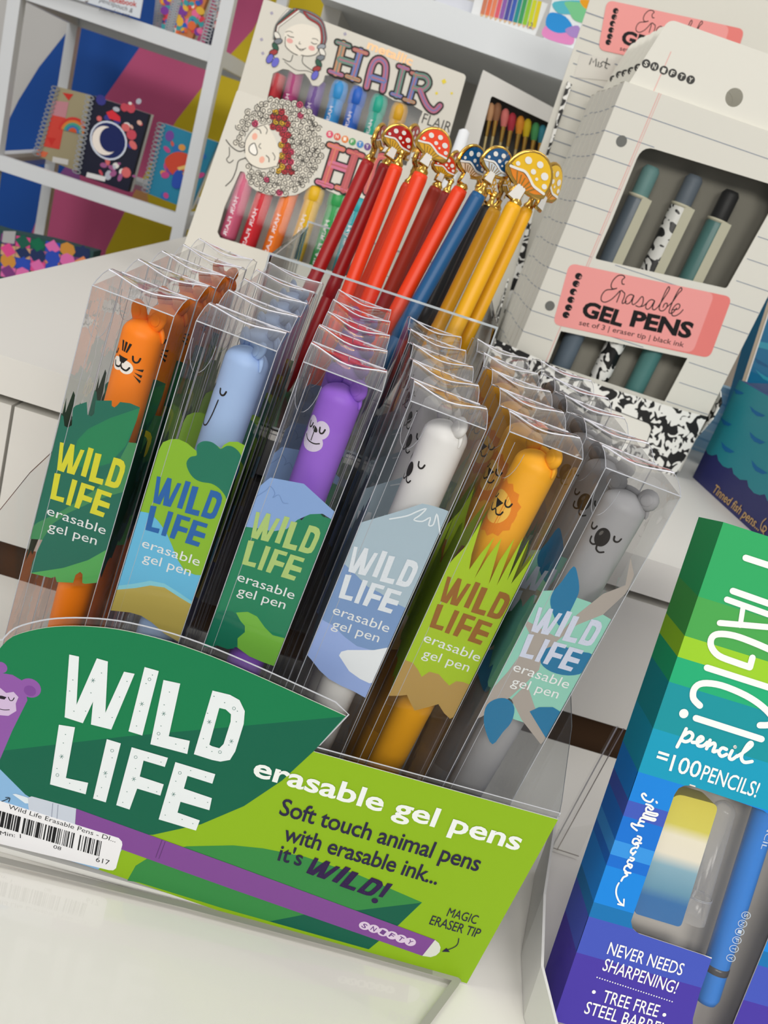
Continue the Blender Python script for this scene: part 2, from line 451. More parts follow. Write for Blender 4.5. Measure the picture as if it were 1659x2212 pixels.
def art_moon(mb, pl, P):
    spots(mb, pl, P, ((600, 900), (680, 1180)), ['#d86a6a', '#c84a5a', '#e0b0a0', '#3a3a8a', '#b8bcc8', '#e8e4e0', '#a05a8a'], 46, .004, .013)
    mb.poly(pl, P((680, 760), (720, 745), (770, 790), (770, 820), (700, 800)), '#d8303c', .0052)
    mb.poly(pl, [(a, b) for a, b in ell(P((695, 940))[0], .027, .026)], '#d5dcea', .0054)
    mb.poly(pl, [(a, b) for a, b in ell(P((695, 940))[0], .0245, .0235)], '#16235c', .0055)
    c = P((672, 940))[0]; d = P((705, 935))[0]
    mb.poly(pl, ell(c, .0185, .0195), '#f0e6dc', .0056); mb.poly(pl, ell(d, .015, .0165), '#16235c', .0057)
    mb.poly(pl, P((560, 1140), (680, 1170), (672, 1200), (552, 1170)), '#e2e2e2', .0055)
def art_mush(mb, pl, P):
    spots(mb, pl, P, ((1040, 1320), (840, 1280)), ['#d85a4a', '#2a70b8', '#c84a8a', '#e09a4a', '#2aa0b0', '#7a4aa0'], 34, .004, .013)
    mb.poly(pl, P(*cr([(1060, 1040), (1090, 995), (1150, 975), (1220, 1000), (1250, 1060), (1230, 1130), (1160, 1090), (1110, 1120)], True, 3)), '#d04a34', .0055)
    mb.poly(pl, P(*cr([(1120, 1110), (1160, 1090), (1180, 1150), (1150, 1210), (1105, 1190)], True, 3)), '#2a50b0', .0056)
    mb.poly(pl, P((1140, 1075), (1225, 1050), (1230, 1075), (1150, 1095)), '#e8c070', .0057)
def ring(pts): return zz(0, 0, 2.9625)(*pts)
notebook('tan spiral notebook with a rainbow, partly behind the moon notebook', ring([(362, 600), (580, 655), (495, 1140), (235, 1040)]), RY+.10, zlo, '#a79c7c', art_rainbow)
notebook('navy spiral notebook with a crescent moon on a clear stand', ring([(580, 650), (950, 770), (815, 1265), (490, 1150)]), RY+.05, zlo, '#1a1c30', art_moon)
notebook('teal spiral notebook with a red mushroom behind the rack post', ring([(1040, 790), (1395, 915), (1215, 1345), (935, 1235)]), RY+.08, zlo, '#2a86a8', art_mush)
def art_conf(mb, pl, P):
    spots(mb, pl, P, ((1040, 1300), (-20, 220)), ['#2a60b8', '#e06a3a', '#d83a4a', '#e0b03a', '#f0e8e0', '#3a9aa0', '#7a3a9a', '#e86a9a'], 90, .004, .011)
def art_dark(mb, pl, P):
    spots(mb, pl, P, ((1360, 1450), (-40, 300)), ['#d86a6a', '#c84a5a', '#e0b0a0', '#3a3a8a', '#e8e4e0'], 40, .003, .008)
def art_red(mb, pl, P):
    spots(mb, pl, P, ((1020, 1130), (-20, 220)), ['#2a60b8', '#f0b08a', '#d83a4a', '#3a9aa0', '#f0e8e0'], 36, .004, .009)
notebook('orange patterned notebook standing at the end of the upper rack shelf', ring([(1040, -60), (1150, -30), (1085, 225), (1010, 195)]), RY+.06, zup, '#d8603a', art_red)
notebook('multicolour patterned spiral notebook on the upper rack shelf', ring([(1150, -40), (1330, 0), (1230, 265), (1085, 220)]), RY+.04, zup, '#c87848', art_conf)
notebook('narrow navy patterned notebook beside the rack post', ring([(1400, -40), (1475, -20), (1395, 330), (1310, 300)]), RY+.03, zup, '#22223c', art_dark)

# sign card on the upper shelf
pl = front(RY-.014); z1 = zz(0, 0, 2.9625)
mb = MB(); q = [pl.px(*p) for p in z1((150, -160), (900, -160), (900, 135), (170, -60))]
mb.slab(pl, [pl.px(*p) for p in z1((120, -150), (940, -150), (893, 118), (190, -95))], '#d5dbe2', -.002, 0)
def zt(x, y): return (x/2.9625, y/2.9625)
mb.text(pl, 'pencilpouch &', zt(635, 10), zt(845, 84), 11, '#4a4a50', 1e-4, shear=.25)
mb.text(pl, 'journal in one', zt(635, 62), zt(825, 112), 10, '#4a4a50', 1e-4, shear=.25)
mb.text(pl, 'notebook', zt(700, 8), zt(875, 44), 12, '#c0392b', 2e-4, bold=.02)
mb.ppoly(pl, z1((540, 5), (570, 5), (556, 18)), '#7a7068', 1e-4)
o = mb.build('shelf_sign', None, (pl.px(200, 10)[0], RY-.014, zs[0])); tag(o, 'white sign card with handwriting fixed along the upper rack shelf', 'sign')

# patterned pouch behind the table edge
pl = front(1.22)
mb = MB()
pq = [pl.px(*p) for p in z1((-60, 1450), (20, 1475), (300, 1530), (600, 1610), (560, 1800), (-60, 1900))]
mb.slab(pl, pq, '#2a4a4a', -.03, 0)
z0p = min(v for u, v in pq)
cols = ['#c88a3a', '#0e6a4a', '#d86aa8', '#2a4ab0', '#e08a5a', '#7a3a7a', '#1a5a4a', '#d84a8a', '#caa07a', '#20305a']
rr = random.Random(5)
for i in range(6):
    for j in range(4):
        x, y = 10+i*95, 1490+j*70+i*17
        c = rr.choice(cols)
        mb.ppoly(pl, z1((x, y), (x+92, y+17), (x+86, y+84), (x-6, y+67)), c, .0005)
        mb.poly(pl, ell(pl.px(*zt(x+44, y+40)), .011, .010, n=rr.choice([4, 7, 9])), rr.choice(cols), .001)
mb.ppoly(pl, z1((25, 1478), (105, 1480), (95, 1560), (15, 1550)), '#a9a9aa', .0015)
o = mb.build('fabric_pouch', None, (pl.px(90, 560)[0], 1.22, z0p)); tag(o, 'multicolour patchwork pouch beyond the table edge, below the notebooks', 'pouch')
mb = MB(); mb.box((TLEFT-.36, 1.05, 0), (TLEFT-.03, 1.26, z0p), WHITE)
o = mb.build('display_plinth', None, (TLEFT-.2, 1.15, 0)); tag(o, 'white plinth carrying the patchwork pouch next to the table', 'plinth')
# ---------------------------------------------------------------- lettering drawn for the animal pens
WL = {
 'W': [[(328,203),(374,213),(362,440),(458,221),(510,236),(498,478),(586,284),(636,294),(526,557),(430,533),(440,425),(392,527),(306,499)]],
 'I': [[(683,262),(750,281),(672,585),(607,565)]],
 'L': [[(772,323),(851,340),(797,588),(896,610),(884,672),(710,626)]],
 'D': [[(1003,373),(1085,393),(1130,418),(1155,470),(1150,530),(1110,660),(1085,700),(1040,708),(1000,700),(915,673)], [(1035,455),(1065,462),(1090,485),(1088,520),(1055,625),(1035,645),(1000,635),(988,628)]],
 'l': [[(279,534),(355,546),(312,785),(417,808),(405,862),(237,815)]],
 'i': [[(505,602),(571,622),(500,900),(440,882)]],
 'f': [[(622,640),(793,690),(778,733),(678,703),(660,778),(773,815),(757,868),(648,835),(612,934),(549,913)]],
 'e': [[(828,710),(1016,767),(1002,812),(885,775),(868,835),(1000,880),(988,937),(852,897),(838,948),(943,985),(925,1033),(749,980)]],
}
SPECK = [(345,323),(330,375),(405,470),(430,384),(565,403),(600,330),(480,290),(350,470),(470,500),(530,500),(690,340),(660,470),(645,540),(720,300),(800,380),(775,440),(760,540),(745,600),(830,625),(870,645),(1010,400),(1060,430),(1120,470),(1115,520),(1080,630),(1000,660),(960,600),(975,640),(980,480),(310,580),(300,620),(270,740),(330,810),(380,840),(530,690),(480,830),(500,780),(460,870),(700,690),(760,710),(640,740),(600,850),(580,900),(700,830),(740,850),(900,750),(970,780),(830,800),(800,900),(780,960),(860,980),(910,1000),(920,880),(980,900)]
STARS = [(440,325),(670,436),(773,482),(988,521),(1092,612),(292,684),(498,762),(632,790),(819,862)]
RINGS = [(706,320),(749,576),(1104,457),(1038,663),(272,771),(530,656),(641,687),(849,761)]
def affine(src, dst):
    (a, b, c), (p, q, r) = src, dst
    m = Matrix(((a[0], a[1], 1), (b[0], b[1], 1), (c[0], c[1], 1))).inverted()
    k0, k1 = m @ V3((p[0], q[0], r[0])), m @ V3((p[1], q[1], r[1]))
    return lambda x, y: (k0.x*x+k0.y*y+k0.z, k1.x*x+k1.y*y+k1.z)
def wild(mb, pl, T, col, n, dots=None, only=None, big=False):
    for k, L in WL.items():
        if only and k not in only: continue
        L = [[T(*p) for p in l] for l in L]
        mb.poly(pl, L[0], col, n, L[1:])
    if dots:
        sc = math.dist(T(0, 0), T(100, 0))/100
        for p in SPECK: mb.poly(pl, ell(T(*p), 3.2*sc, 2.4*sc, n=6), dots, n+1.5e-5)
        if big:
            for p in STARS:
                for a in (0.2, 1.25, 2.3):
                    d = (11*math.cos(a), 11*math.sin(a)); mb.stroke(pl, [T(p[0]-d[0], p[1]-d[1]), T(p[0]+d[0], p[1]+d[1])], 2.2*sc, dots, n+1.5e-5, cap=False)
            for p in RINGS: mb.stroke(pl, [T(p[0]+7*math.cos(i*PI/5), p[1]+7*math.sin(i*PI/5)) for i in range(10)], 2.2*sc, dots, n+1.5e-5, closed=True)

# ---------------------------------------------------------------- the pen tray
TY = 0.2775
TP = front(TY)
z6 = zz(0, 1320, 2.183); z7 = zz(500, 1560, 2.183)
def tray():
    t = thing('pen_tray', 'green printed counter tray of animal pens with clear plastic walls', 'display tray', (0, .37, LOW))
    fl = LOW+.003
    x0, x1 = -.1235, TP.px(1006, 2122)[0]
    xt0, xt1 = -.128, TP.px(1205, 1768)[0]
    yb = .4825
    mb = MB(); mb.box((x0+.001, TY+.001, LOW+.0002), (x1-.001, yb-.001, fl), mat('#d8d8d4', .4)); mb.build('base', t)
    # printed card in the front panel
    mb = MB()
    arc = z6((-420, 300), (-250, 200), (-100, 180), (0, 175), (60, 120), (180, 85), (300, 72), (450, 75), (600, 95), (800, 145), (1000, 215), (1200, 300), (1400, 390), (1630, 495))
    arc = cr([TP.px(*p) for p in arc[3:]], False, 3)
    lft = [(xt0, arc[0][1]-.02), (xt0+.004, arc[0][1]-.012), (xt0+.012, arc[0][1]-.006)]
    tip = [TP.px(*p) for p in z6((1480, 660))]+[TP.px(*p) for p in z7((390, 140), (1540, 460), (1110, 1232))]
    bot = [TP.px(*p) for p in z7((640, 1085), (0, 910))]+[TP.px(206, 1876), TP.px(0, 1812)]
    zb = max(bot[-1][1]+.001, LOW+.0004)
    out = lft+arc+tip+bot+[(x0, zb)]
    card = out
    mb.slab(TP, out, '#8ab216', -.0004, 0, side=mat('#d9dcd2'))
    def C(pts, col, k, crv=0):
        q = [TP.px(*p) for p in pts]
        if crv: q = cr(q, True, crv)
        mb.poly(TP, clip(clip(q, x0+.0005, xt1), zb-.0045, None, 1), col, k*2e-5)
    # hill, water and leaf
    C([(275, 1902), (293, 1870), (330, 1847), (403, 1828), (504, 1826), (569, 1832.5), (660, 1851), (775, 1890), (912, 1949.4), (862, 1997), (789, 2056.5), (592, 1996.5), (430, 1946), (300, 1906)], '#338542', 1)
    C([(578, 1991), (665, 1974), (775, 1966), (850, 1957), (910, 1950), (862, 1997), (789, 2056.5), (592, 1996.5)], '#065a45', 2)
    C([(-200, 1600), (0, 1661), (55, 1716), (160, 1778), (275, 1812), (262, 1838), (212, 1878), (0, 1812), (-200, 1750)], '#86b2da', 3)
    leaf = lft+arc+[TP.px(*p) for p in [(678, 1622), (609, 1686), (527, 1741), (435, 1780), (330, 1803), (240, 1800), (150, 1775), (55, 1716), (0, 1661), (-60, 1590), (-110, 1500)]]
    mb.poly(TP, leaf, '#0a7849', 8e-5)
    C([(0, 1622), (137, 1606), (275, 1590), (504, 1569.6), (744, 1547.5), (678, 1622), (609, 1686), (527, 1741), (435, 1780), (330, 1803), (240, 1800), (150, 1775), (55, 1716), (0, 1661)], '#055f46', 5)
    # bear at the end of the leaf
    C(z6((-160, 330), (0, 290), (60, 300), (110, 330), (130, 420), (60, 560), (0, 700), (-160, 980)), '#8a55a2', 6)
    for c, r in (((142, 362), 45), ((5, 265), 26)):
        u, v = TP.px(c[0]/2.183, 1320+c[1]/2.183); mb.poly(TP, ell((u, v), TP.mm(50, 1480)*r/2.183), '#8a55a2', 1.3e-4)
    u, v = TP.px(142/2.183, 1320+375/2.183); mb.poly(TP, ell((u, v), TP.mm(50, 1480)*25/2.183), '#7a4594', 1.35e-4)
    C(z6((-60, 370), (0, 360), (30, 385), (65, 380), (88, 405), (75, 435), (78, 470), (40, 493), (0, 490), (-60, 450)), '#c9b4d4', 7)
    mb.ppoly(TP, z6((-30, 395), (10, 398), (32, 405), (22, 416), (0, 412), (-30, 415)), '#1c1420', 1.6e-4)
    mb.pstroke(TP, z6((40, 405), (48, 420), (60, 420), (68, 408)), 1.8, '#1c1420', 1.6e-4)
    mb.pstroke(TP, z6((-20, 455), (5, 462), (25, 465), (45, 464)), 1.6, '#1c1420', 1.6e-4)
    # printed pen across the foot of the card
    C([(165, 1746), (500, 1867), (940, 2029.6), (912, 2064), (500, 1919.6), (162, 1798)], '#7d4792', 9)
    C(z7((960, 1025), (978, 1040), (986, 1060), (982, 1082), (965, 1098), (940, 1106), (900, 1100)), '#d5d9cf', 10)
    C(z6((130, 880), (150, 872), (360, 930), (352, 1040), (140, 960)), '#c3cbd8', 9)
    C(z6((60, 862), (75, 860), (132, 878), (135, 905), (120, 905)), '#d8e2ea', 10)
    mb.pstroke(TP, z6((250, 905), (243, 985)), 1, '#8a90a4', 2.4e-4); mb.pstroke(TP, z6((275, 912), (268, 995)), 1, '#8a90a4', 2.4e-4)
    mb.pstroke(TP, z6((765, 1078), (735, 1160)), 1.2, '#5d3670', 2.4e-4); mb.pstroke(TP, z6((780, 1085), (750, 1165)), 1.2, '#5d3670', 2.4e-4)
    mb.pstroke(TP, z6((0, 900), (25, 890), (45, 880)), 1.6, '#23303a', 2.4e-4); mb.pstroke(TP, z6((28, 878), (47, 880), (42, 898)), 1.6, '#23303a', 2.4e-4)
    snifty(mb, TP, z7((628, 958), (671, 972), (715, 988), (757, 1003), (800, 1019), (843, 1034)), 9.6, mat('#d8c6dd'), mat('#6d3f86'), 2.4e-4, -.30)
    # lettering
    wild(mb, TP, lambda x, y: TP.px(x/2.183, 1320+y/2.183), mat('#e2e8ea', .6), 2.6e-4, mat('#27685e'), big=True)
    q = lambda x, y: (500+x/2.183, 1560+y/2.183)
    mb.text(TP, 'erasable gel pens', q(97, 248), q(1352, 603), 43, mat('#e9edea', .6), 2.6e-4, bold=.022)
    nv = mat('#262040', .6)
    mb.text(TP, 'Soft touch animal pens', q(222, 432), q(1160, 702), 38, nv, 2.6e-4, bold=.012, sp=.96)
    mb.text(TP, 'with erasable ink...', q(240, 553), q(966, 765), 36, nv, 2.6e-4, bold=.012, sp=.96)
    mb.text(TP, "it's", q(216, 648), q(327, 677), 36, nv, 2.6e-4, bold=.012)
    sr = [(306, 499), (915, 673), (374, 213)]
    T = affine(sr, [TP.px(*q(352, 708)), TP.px(*q(590, 797)), TP.px(*q(412, 642))])
    wild(mb, TP, T, mat('#2c1546', .6), 2.7e-4, mat('#6a4a80'), 'WILD')
    mb.ppoly(TP, z7((735, 757), (762, 762), (712, 825), (693, 820)), '#2c1546', 2.7e-4); u, v = TP.px(*q(676, 840)); mb.poly(TP, ell((u, v), TP.mm(800, 1940)*5.5), '#2c1546', 2.7e-4)
    mb.text(TP, 'MAGIC', q(1013, 912), q(1152, 951), 20, nv, 2.6e-4)
    mb.text(TP, 'ERASER TIP', q(931, 950), q(1163, 1016), 21, nv, 2.6e-4, sp=.95)
    mb.pstroke(TP, z7((1072, 1018), (1066, 1045), (1045, 1062), (1000, 1078)), 1.6, nv, 2.6e-4)
    mb.ppoly(TP, z7((992, 1080), (1014, 1063), (1030, 1082)), nv, 2.6e-4)
    mb.build('front_panel', t)
    # shop sticker on the card
    mb = MB(); sp_ = [TP.px(*p) for p in z6((-220, 828), (0, 893), (560, 1068), (576, 1085), (578, 1100), (548, 1210), (535, 1220), (515, 1219), (0, 1095), (-220, 1040))]
    mb.slab(TP, sp_, mat('#e9e9ec', .5), 1.2e-4, 3.2e-4)
    k = mat('#17171a', .6)
    p6 = lambda x, y: (x/2.183, 1320+y/2.183)
    mb.text(TP, 'Wild Life Erasable Pens - DI...', p6(40, 928), p6(545, 1088), 10, k, 3.5e-4)
    mb.text(TP, 'Min: 1', p6(2, 1052), p6(100, 1068), 9, k, 3.5e-4); mb.text(TP, '08', p6(252, 1115), p6(288, 1126), 8, k, 3.5e-4)
    mb.text(TP, '617', p6(452, 1178), p6(515, 1195), 11, k, 3.5e-4)
    rb = random.Random(11); x = -190
    while x < 480:
        w = rb.choice([3, 4, 5, 7, 10, 16]); y = 938+.300*x
        if not 95 < x < 108 and not 355 < x < 372:
            mb.ppoly(TP, z6((x, y), (x+w, y+w*.3), (x+w-13, y+72+w*.3), (x-13, y+72)), k, 3.5e-4)
        x += w+rb.choice([3, 4, 5, 8])
    mb.build('price_sticker', t)
    # clear rim above the card, clear walls, dividers
    rim = [(u, v+.0032) for u, v in lft+arc[:-1]]+[TP.px(753, 1546), TP.px(690, 1612)]+[TP.px(*p) for p in z7((395, 122), (1552, 436), (1110, 1232))]
    mb = MB(); rim += [(x0, zb)]
    mb.poly(TP, rim, CLEAR, -.0009); mb.stroke(TP, rim, .0006, EDGE, -.0008, closed=True)
    mb.poly(front(TY+.003), [(x0, fl), (x1, fl), (x1, fl+.075), (x0, fl+.075)], CLEAR)
    mb.build('clear_front', t)
    for xa, xb, s in ((x0, xt0, -1), (x1, xt1, 1)):
        mb = MB(); pl = Plane((xa, TY+.0005, fl), (0, 1, 0), (xb-xa, 0, .087))
        ptz = TP.px(1208, 1765)[1]-fl
        pts = [(0, 0), (yb-TY, 0), (yb-TY, ptz+.05), (.08, ptz+.036), (.03, ptz+.022), (.004, ptz+.004), (0, ptz)]
        mb.poly(pl, pts, clear((.95, .975, .985), gain=.25, haze=.08, hazecol=(.66, .78, .84))); mb.stroke(pl, pts[2:], .0007, EDGE)
        mb.build('side_wall', t)
    mb = MB(); pl = front(yb); pts = [(x0, fl), (x1, fl), (xt1, fl+.137), (xt0, fl+.137)]
    mb.poly(pl, pts, CLEAR); mb.stroke(pl, pts, .0006, EDGE, closed=True); mb.build('back_wall', t)
    return t, fl
TRAY, FLOORZ = tray()

# ---------------------------------------------------------------- boxed animal pens
LC = V3((-1870, 4494, FPX)).normalized()
wc = V3((1, .365, 0)); wc.z = -(wc.x*LC.x+wc.y*LC.y)/LC.z; wc.normalize()
dc = wc.cross(LC)
tow = lambda c: V3((WX.dot(c), WY.dot(c), WZ.dot(c)))
BL, BW, BD = tow(LC), tow(wc), tow(dc)
BW_, BD_, BPITCH = .028, .034, .0362
TLS = [(-.09635, .2915, -.0640), (-.0603, .2891, -.0641), (-.0230, .2885, -.0661), (.0151, .2935, -.0688), (.0512, .2967, -.0692), (.0835, .2832, -.0678)]
class Duo:
    """face of a box: measured where the box stands, drawn in the box's own axes"""
    def __init__(s, world, local): s.px, s.mm, s.w = world.px, world.mm, local.w
LF = Plane((0, 0, 0), (1, 0, 0), (0, 0, 1))
SHELL = clear((.992, .992, .994), 1.42, .03, .45, wob=.12, haze=.006)
def shell(h, seed):
    mb = MB(); w, d = BW_, BD_; r_ = random.Random(seed)
    def q(*p): mb.add(p, [tuple(range(len(p)))], SHELL)
    def grid(f, nu, nv, m):
        vs = [f(i/nu, j/nv) for j in range(nv+1) for i in range(nu+1)]
        mb.add(vs, [(j*(nu+1)+i, j*(nu+1)+i+1, (j+1)*(nu+1)+i+1, (j+1)*(nu+1)+i) for j in range(nv) for i in range(nu)], m, True)
    bow = [r_.uniform(-.0004, .0006) for _ in range(4)]
    grid(lambda a, b: (a*w, -bow[0]*math.sin(PI*a)*math.sin(PI*b), b*h), 6, 8, SHELL)
    grid(lambda a, b: (w+bow[1]*math.sin(PI*a)*math.sin(PI*b), a*d, b*h), 6, 8, SHELL)
    grid(lambda a, b: ((1-a)*w, d, b*h), 2, 2, SHELL)
    grid(lambda a, b: (-bow[2]*math.sin(PI*a)*math.sin(PI*b), (1-a)*d, b*h), 6, 8, SHELL)
    q((0, 0, 0), (0, d, 0), (w, d, 0), (w, 0, 0))
    e = .00016
    for x, y in ((0, 0), (w, 0), (w, d), (0, d)): mb.tube([(x, y, 0), (x, y, h)], e, EDGE, 5, False)
    mb.tube([(0, 0, h), (w, 0, h)], e*1.5, EDGE, 5, False); mb.tube([(0, 0, .001), (w, 0, .001)], e, EDGE, 5, False)
    mb.tube([(0, 0, .012), (w, 0, .012)], e*.6, EDGE, 5, False)
    mb.tube([(.0035, .0006, .02), (.0035, .0006, h-.003)], e*.7, EDGE, 5, False)      # glued seam
    return mb
def hump(h, seed):
    mb = MB(); w, d = BW_, BD_; r_ = random.Random(seed)
    pf = [(0, 0), (.1, .0013), (.25, .0026), (.42, .0031), (.55, .0028), (.7, .0017), (.86, .0006), (1, .0001)]
    sag = r_.uniform(.45, .75); nu = 10; vs = []
    for f, z in pf:
        for i in range(nu+1):
            a = i/nu; vs.append((a*w, f*d, h+z*(1-sag*math.sin(PI*a)**1.5)*1.15))
    mb.add(vs, [(j*(nu+1)+i, j*(nu+1)+i+1, (j+1)*(nu+1)+i+1, (j+1)*(nu+1)+i) for j in range(len(pf)-1) for i in range(nu)], clear((.985, .985, .99), 1.5, .05, 1.35, wob=.07, haze=.05, hazecol=(.86, .84, .88)), True)
    for x in (0, w): mb.tube([(x, f*d, h+z*1.15) for f, z in pf], .00016, EDGE, 5, False)
    RIDGE_GLINT = mat('#e6e6f0', .12, .7, coat=.6)  # bright tubes paint the highlight lines across the hump
    for f, z, rr in ((.42, .0031, .00030), (.93, .0004, .00016)): mb.tube([(i/nu*w, f*d, h+z*(1-sag*math.sin(PI*i/nu)**1.5)*1.15) for i in range(nu+1)], rr, RIDGE_GLINT, 5, False)
    mb.tube([(w*.5, d*.93, h+.0004), (w*.52, d*.62, h+.0012)], .00012, EDGE, 5, False)
    # hang hole cut in the inner flap
    mb.tube([(w*.16+.004*math.cos(a), .0009, h-.006-.010*math.sin(a)*1.1) for a in [PI*i/10 for i in range(11)]], .0001, EDGE, 4, False)
    return mb
zA, zB, zC, zD = zz(0, 840, 2.9625), zz(420, 640, 2.8603), zz(440, 1080, 2.9625), zz(780, 1120, 2.676)
def pz(z, x, y): return z((x, y))[0]
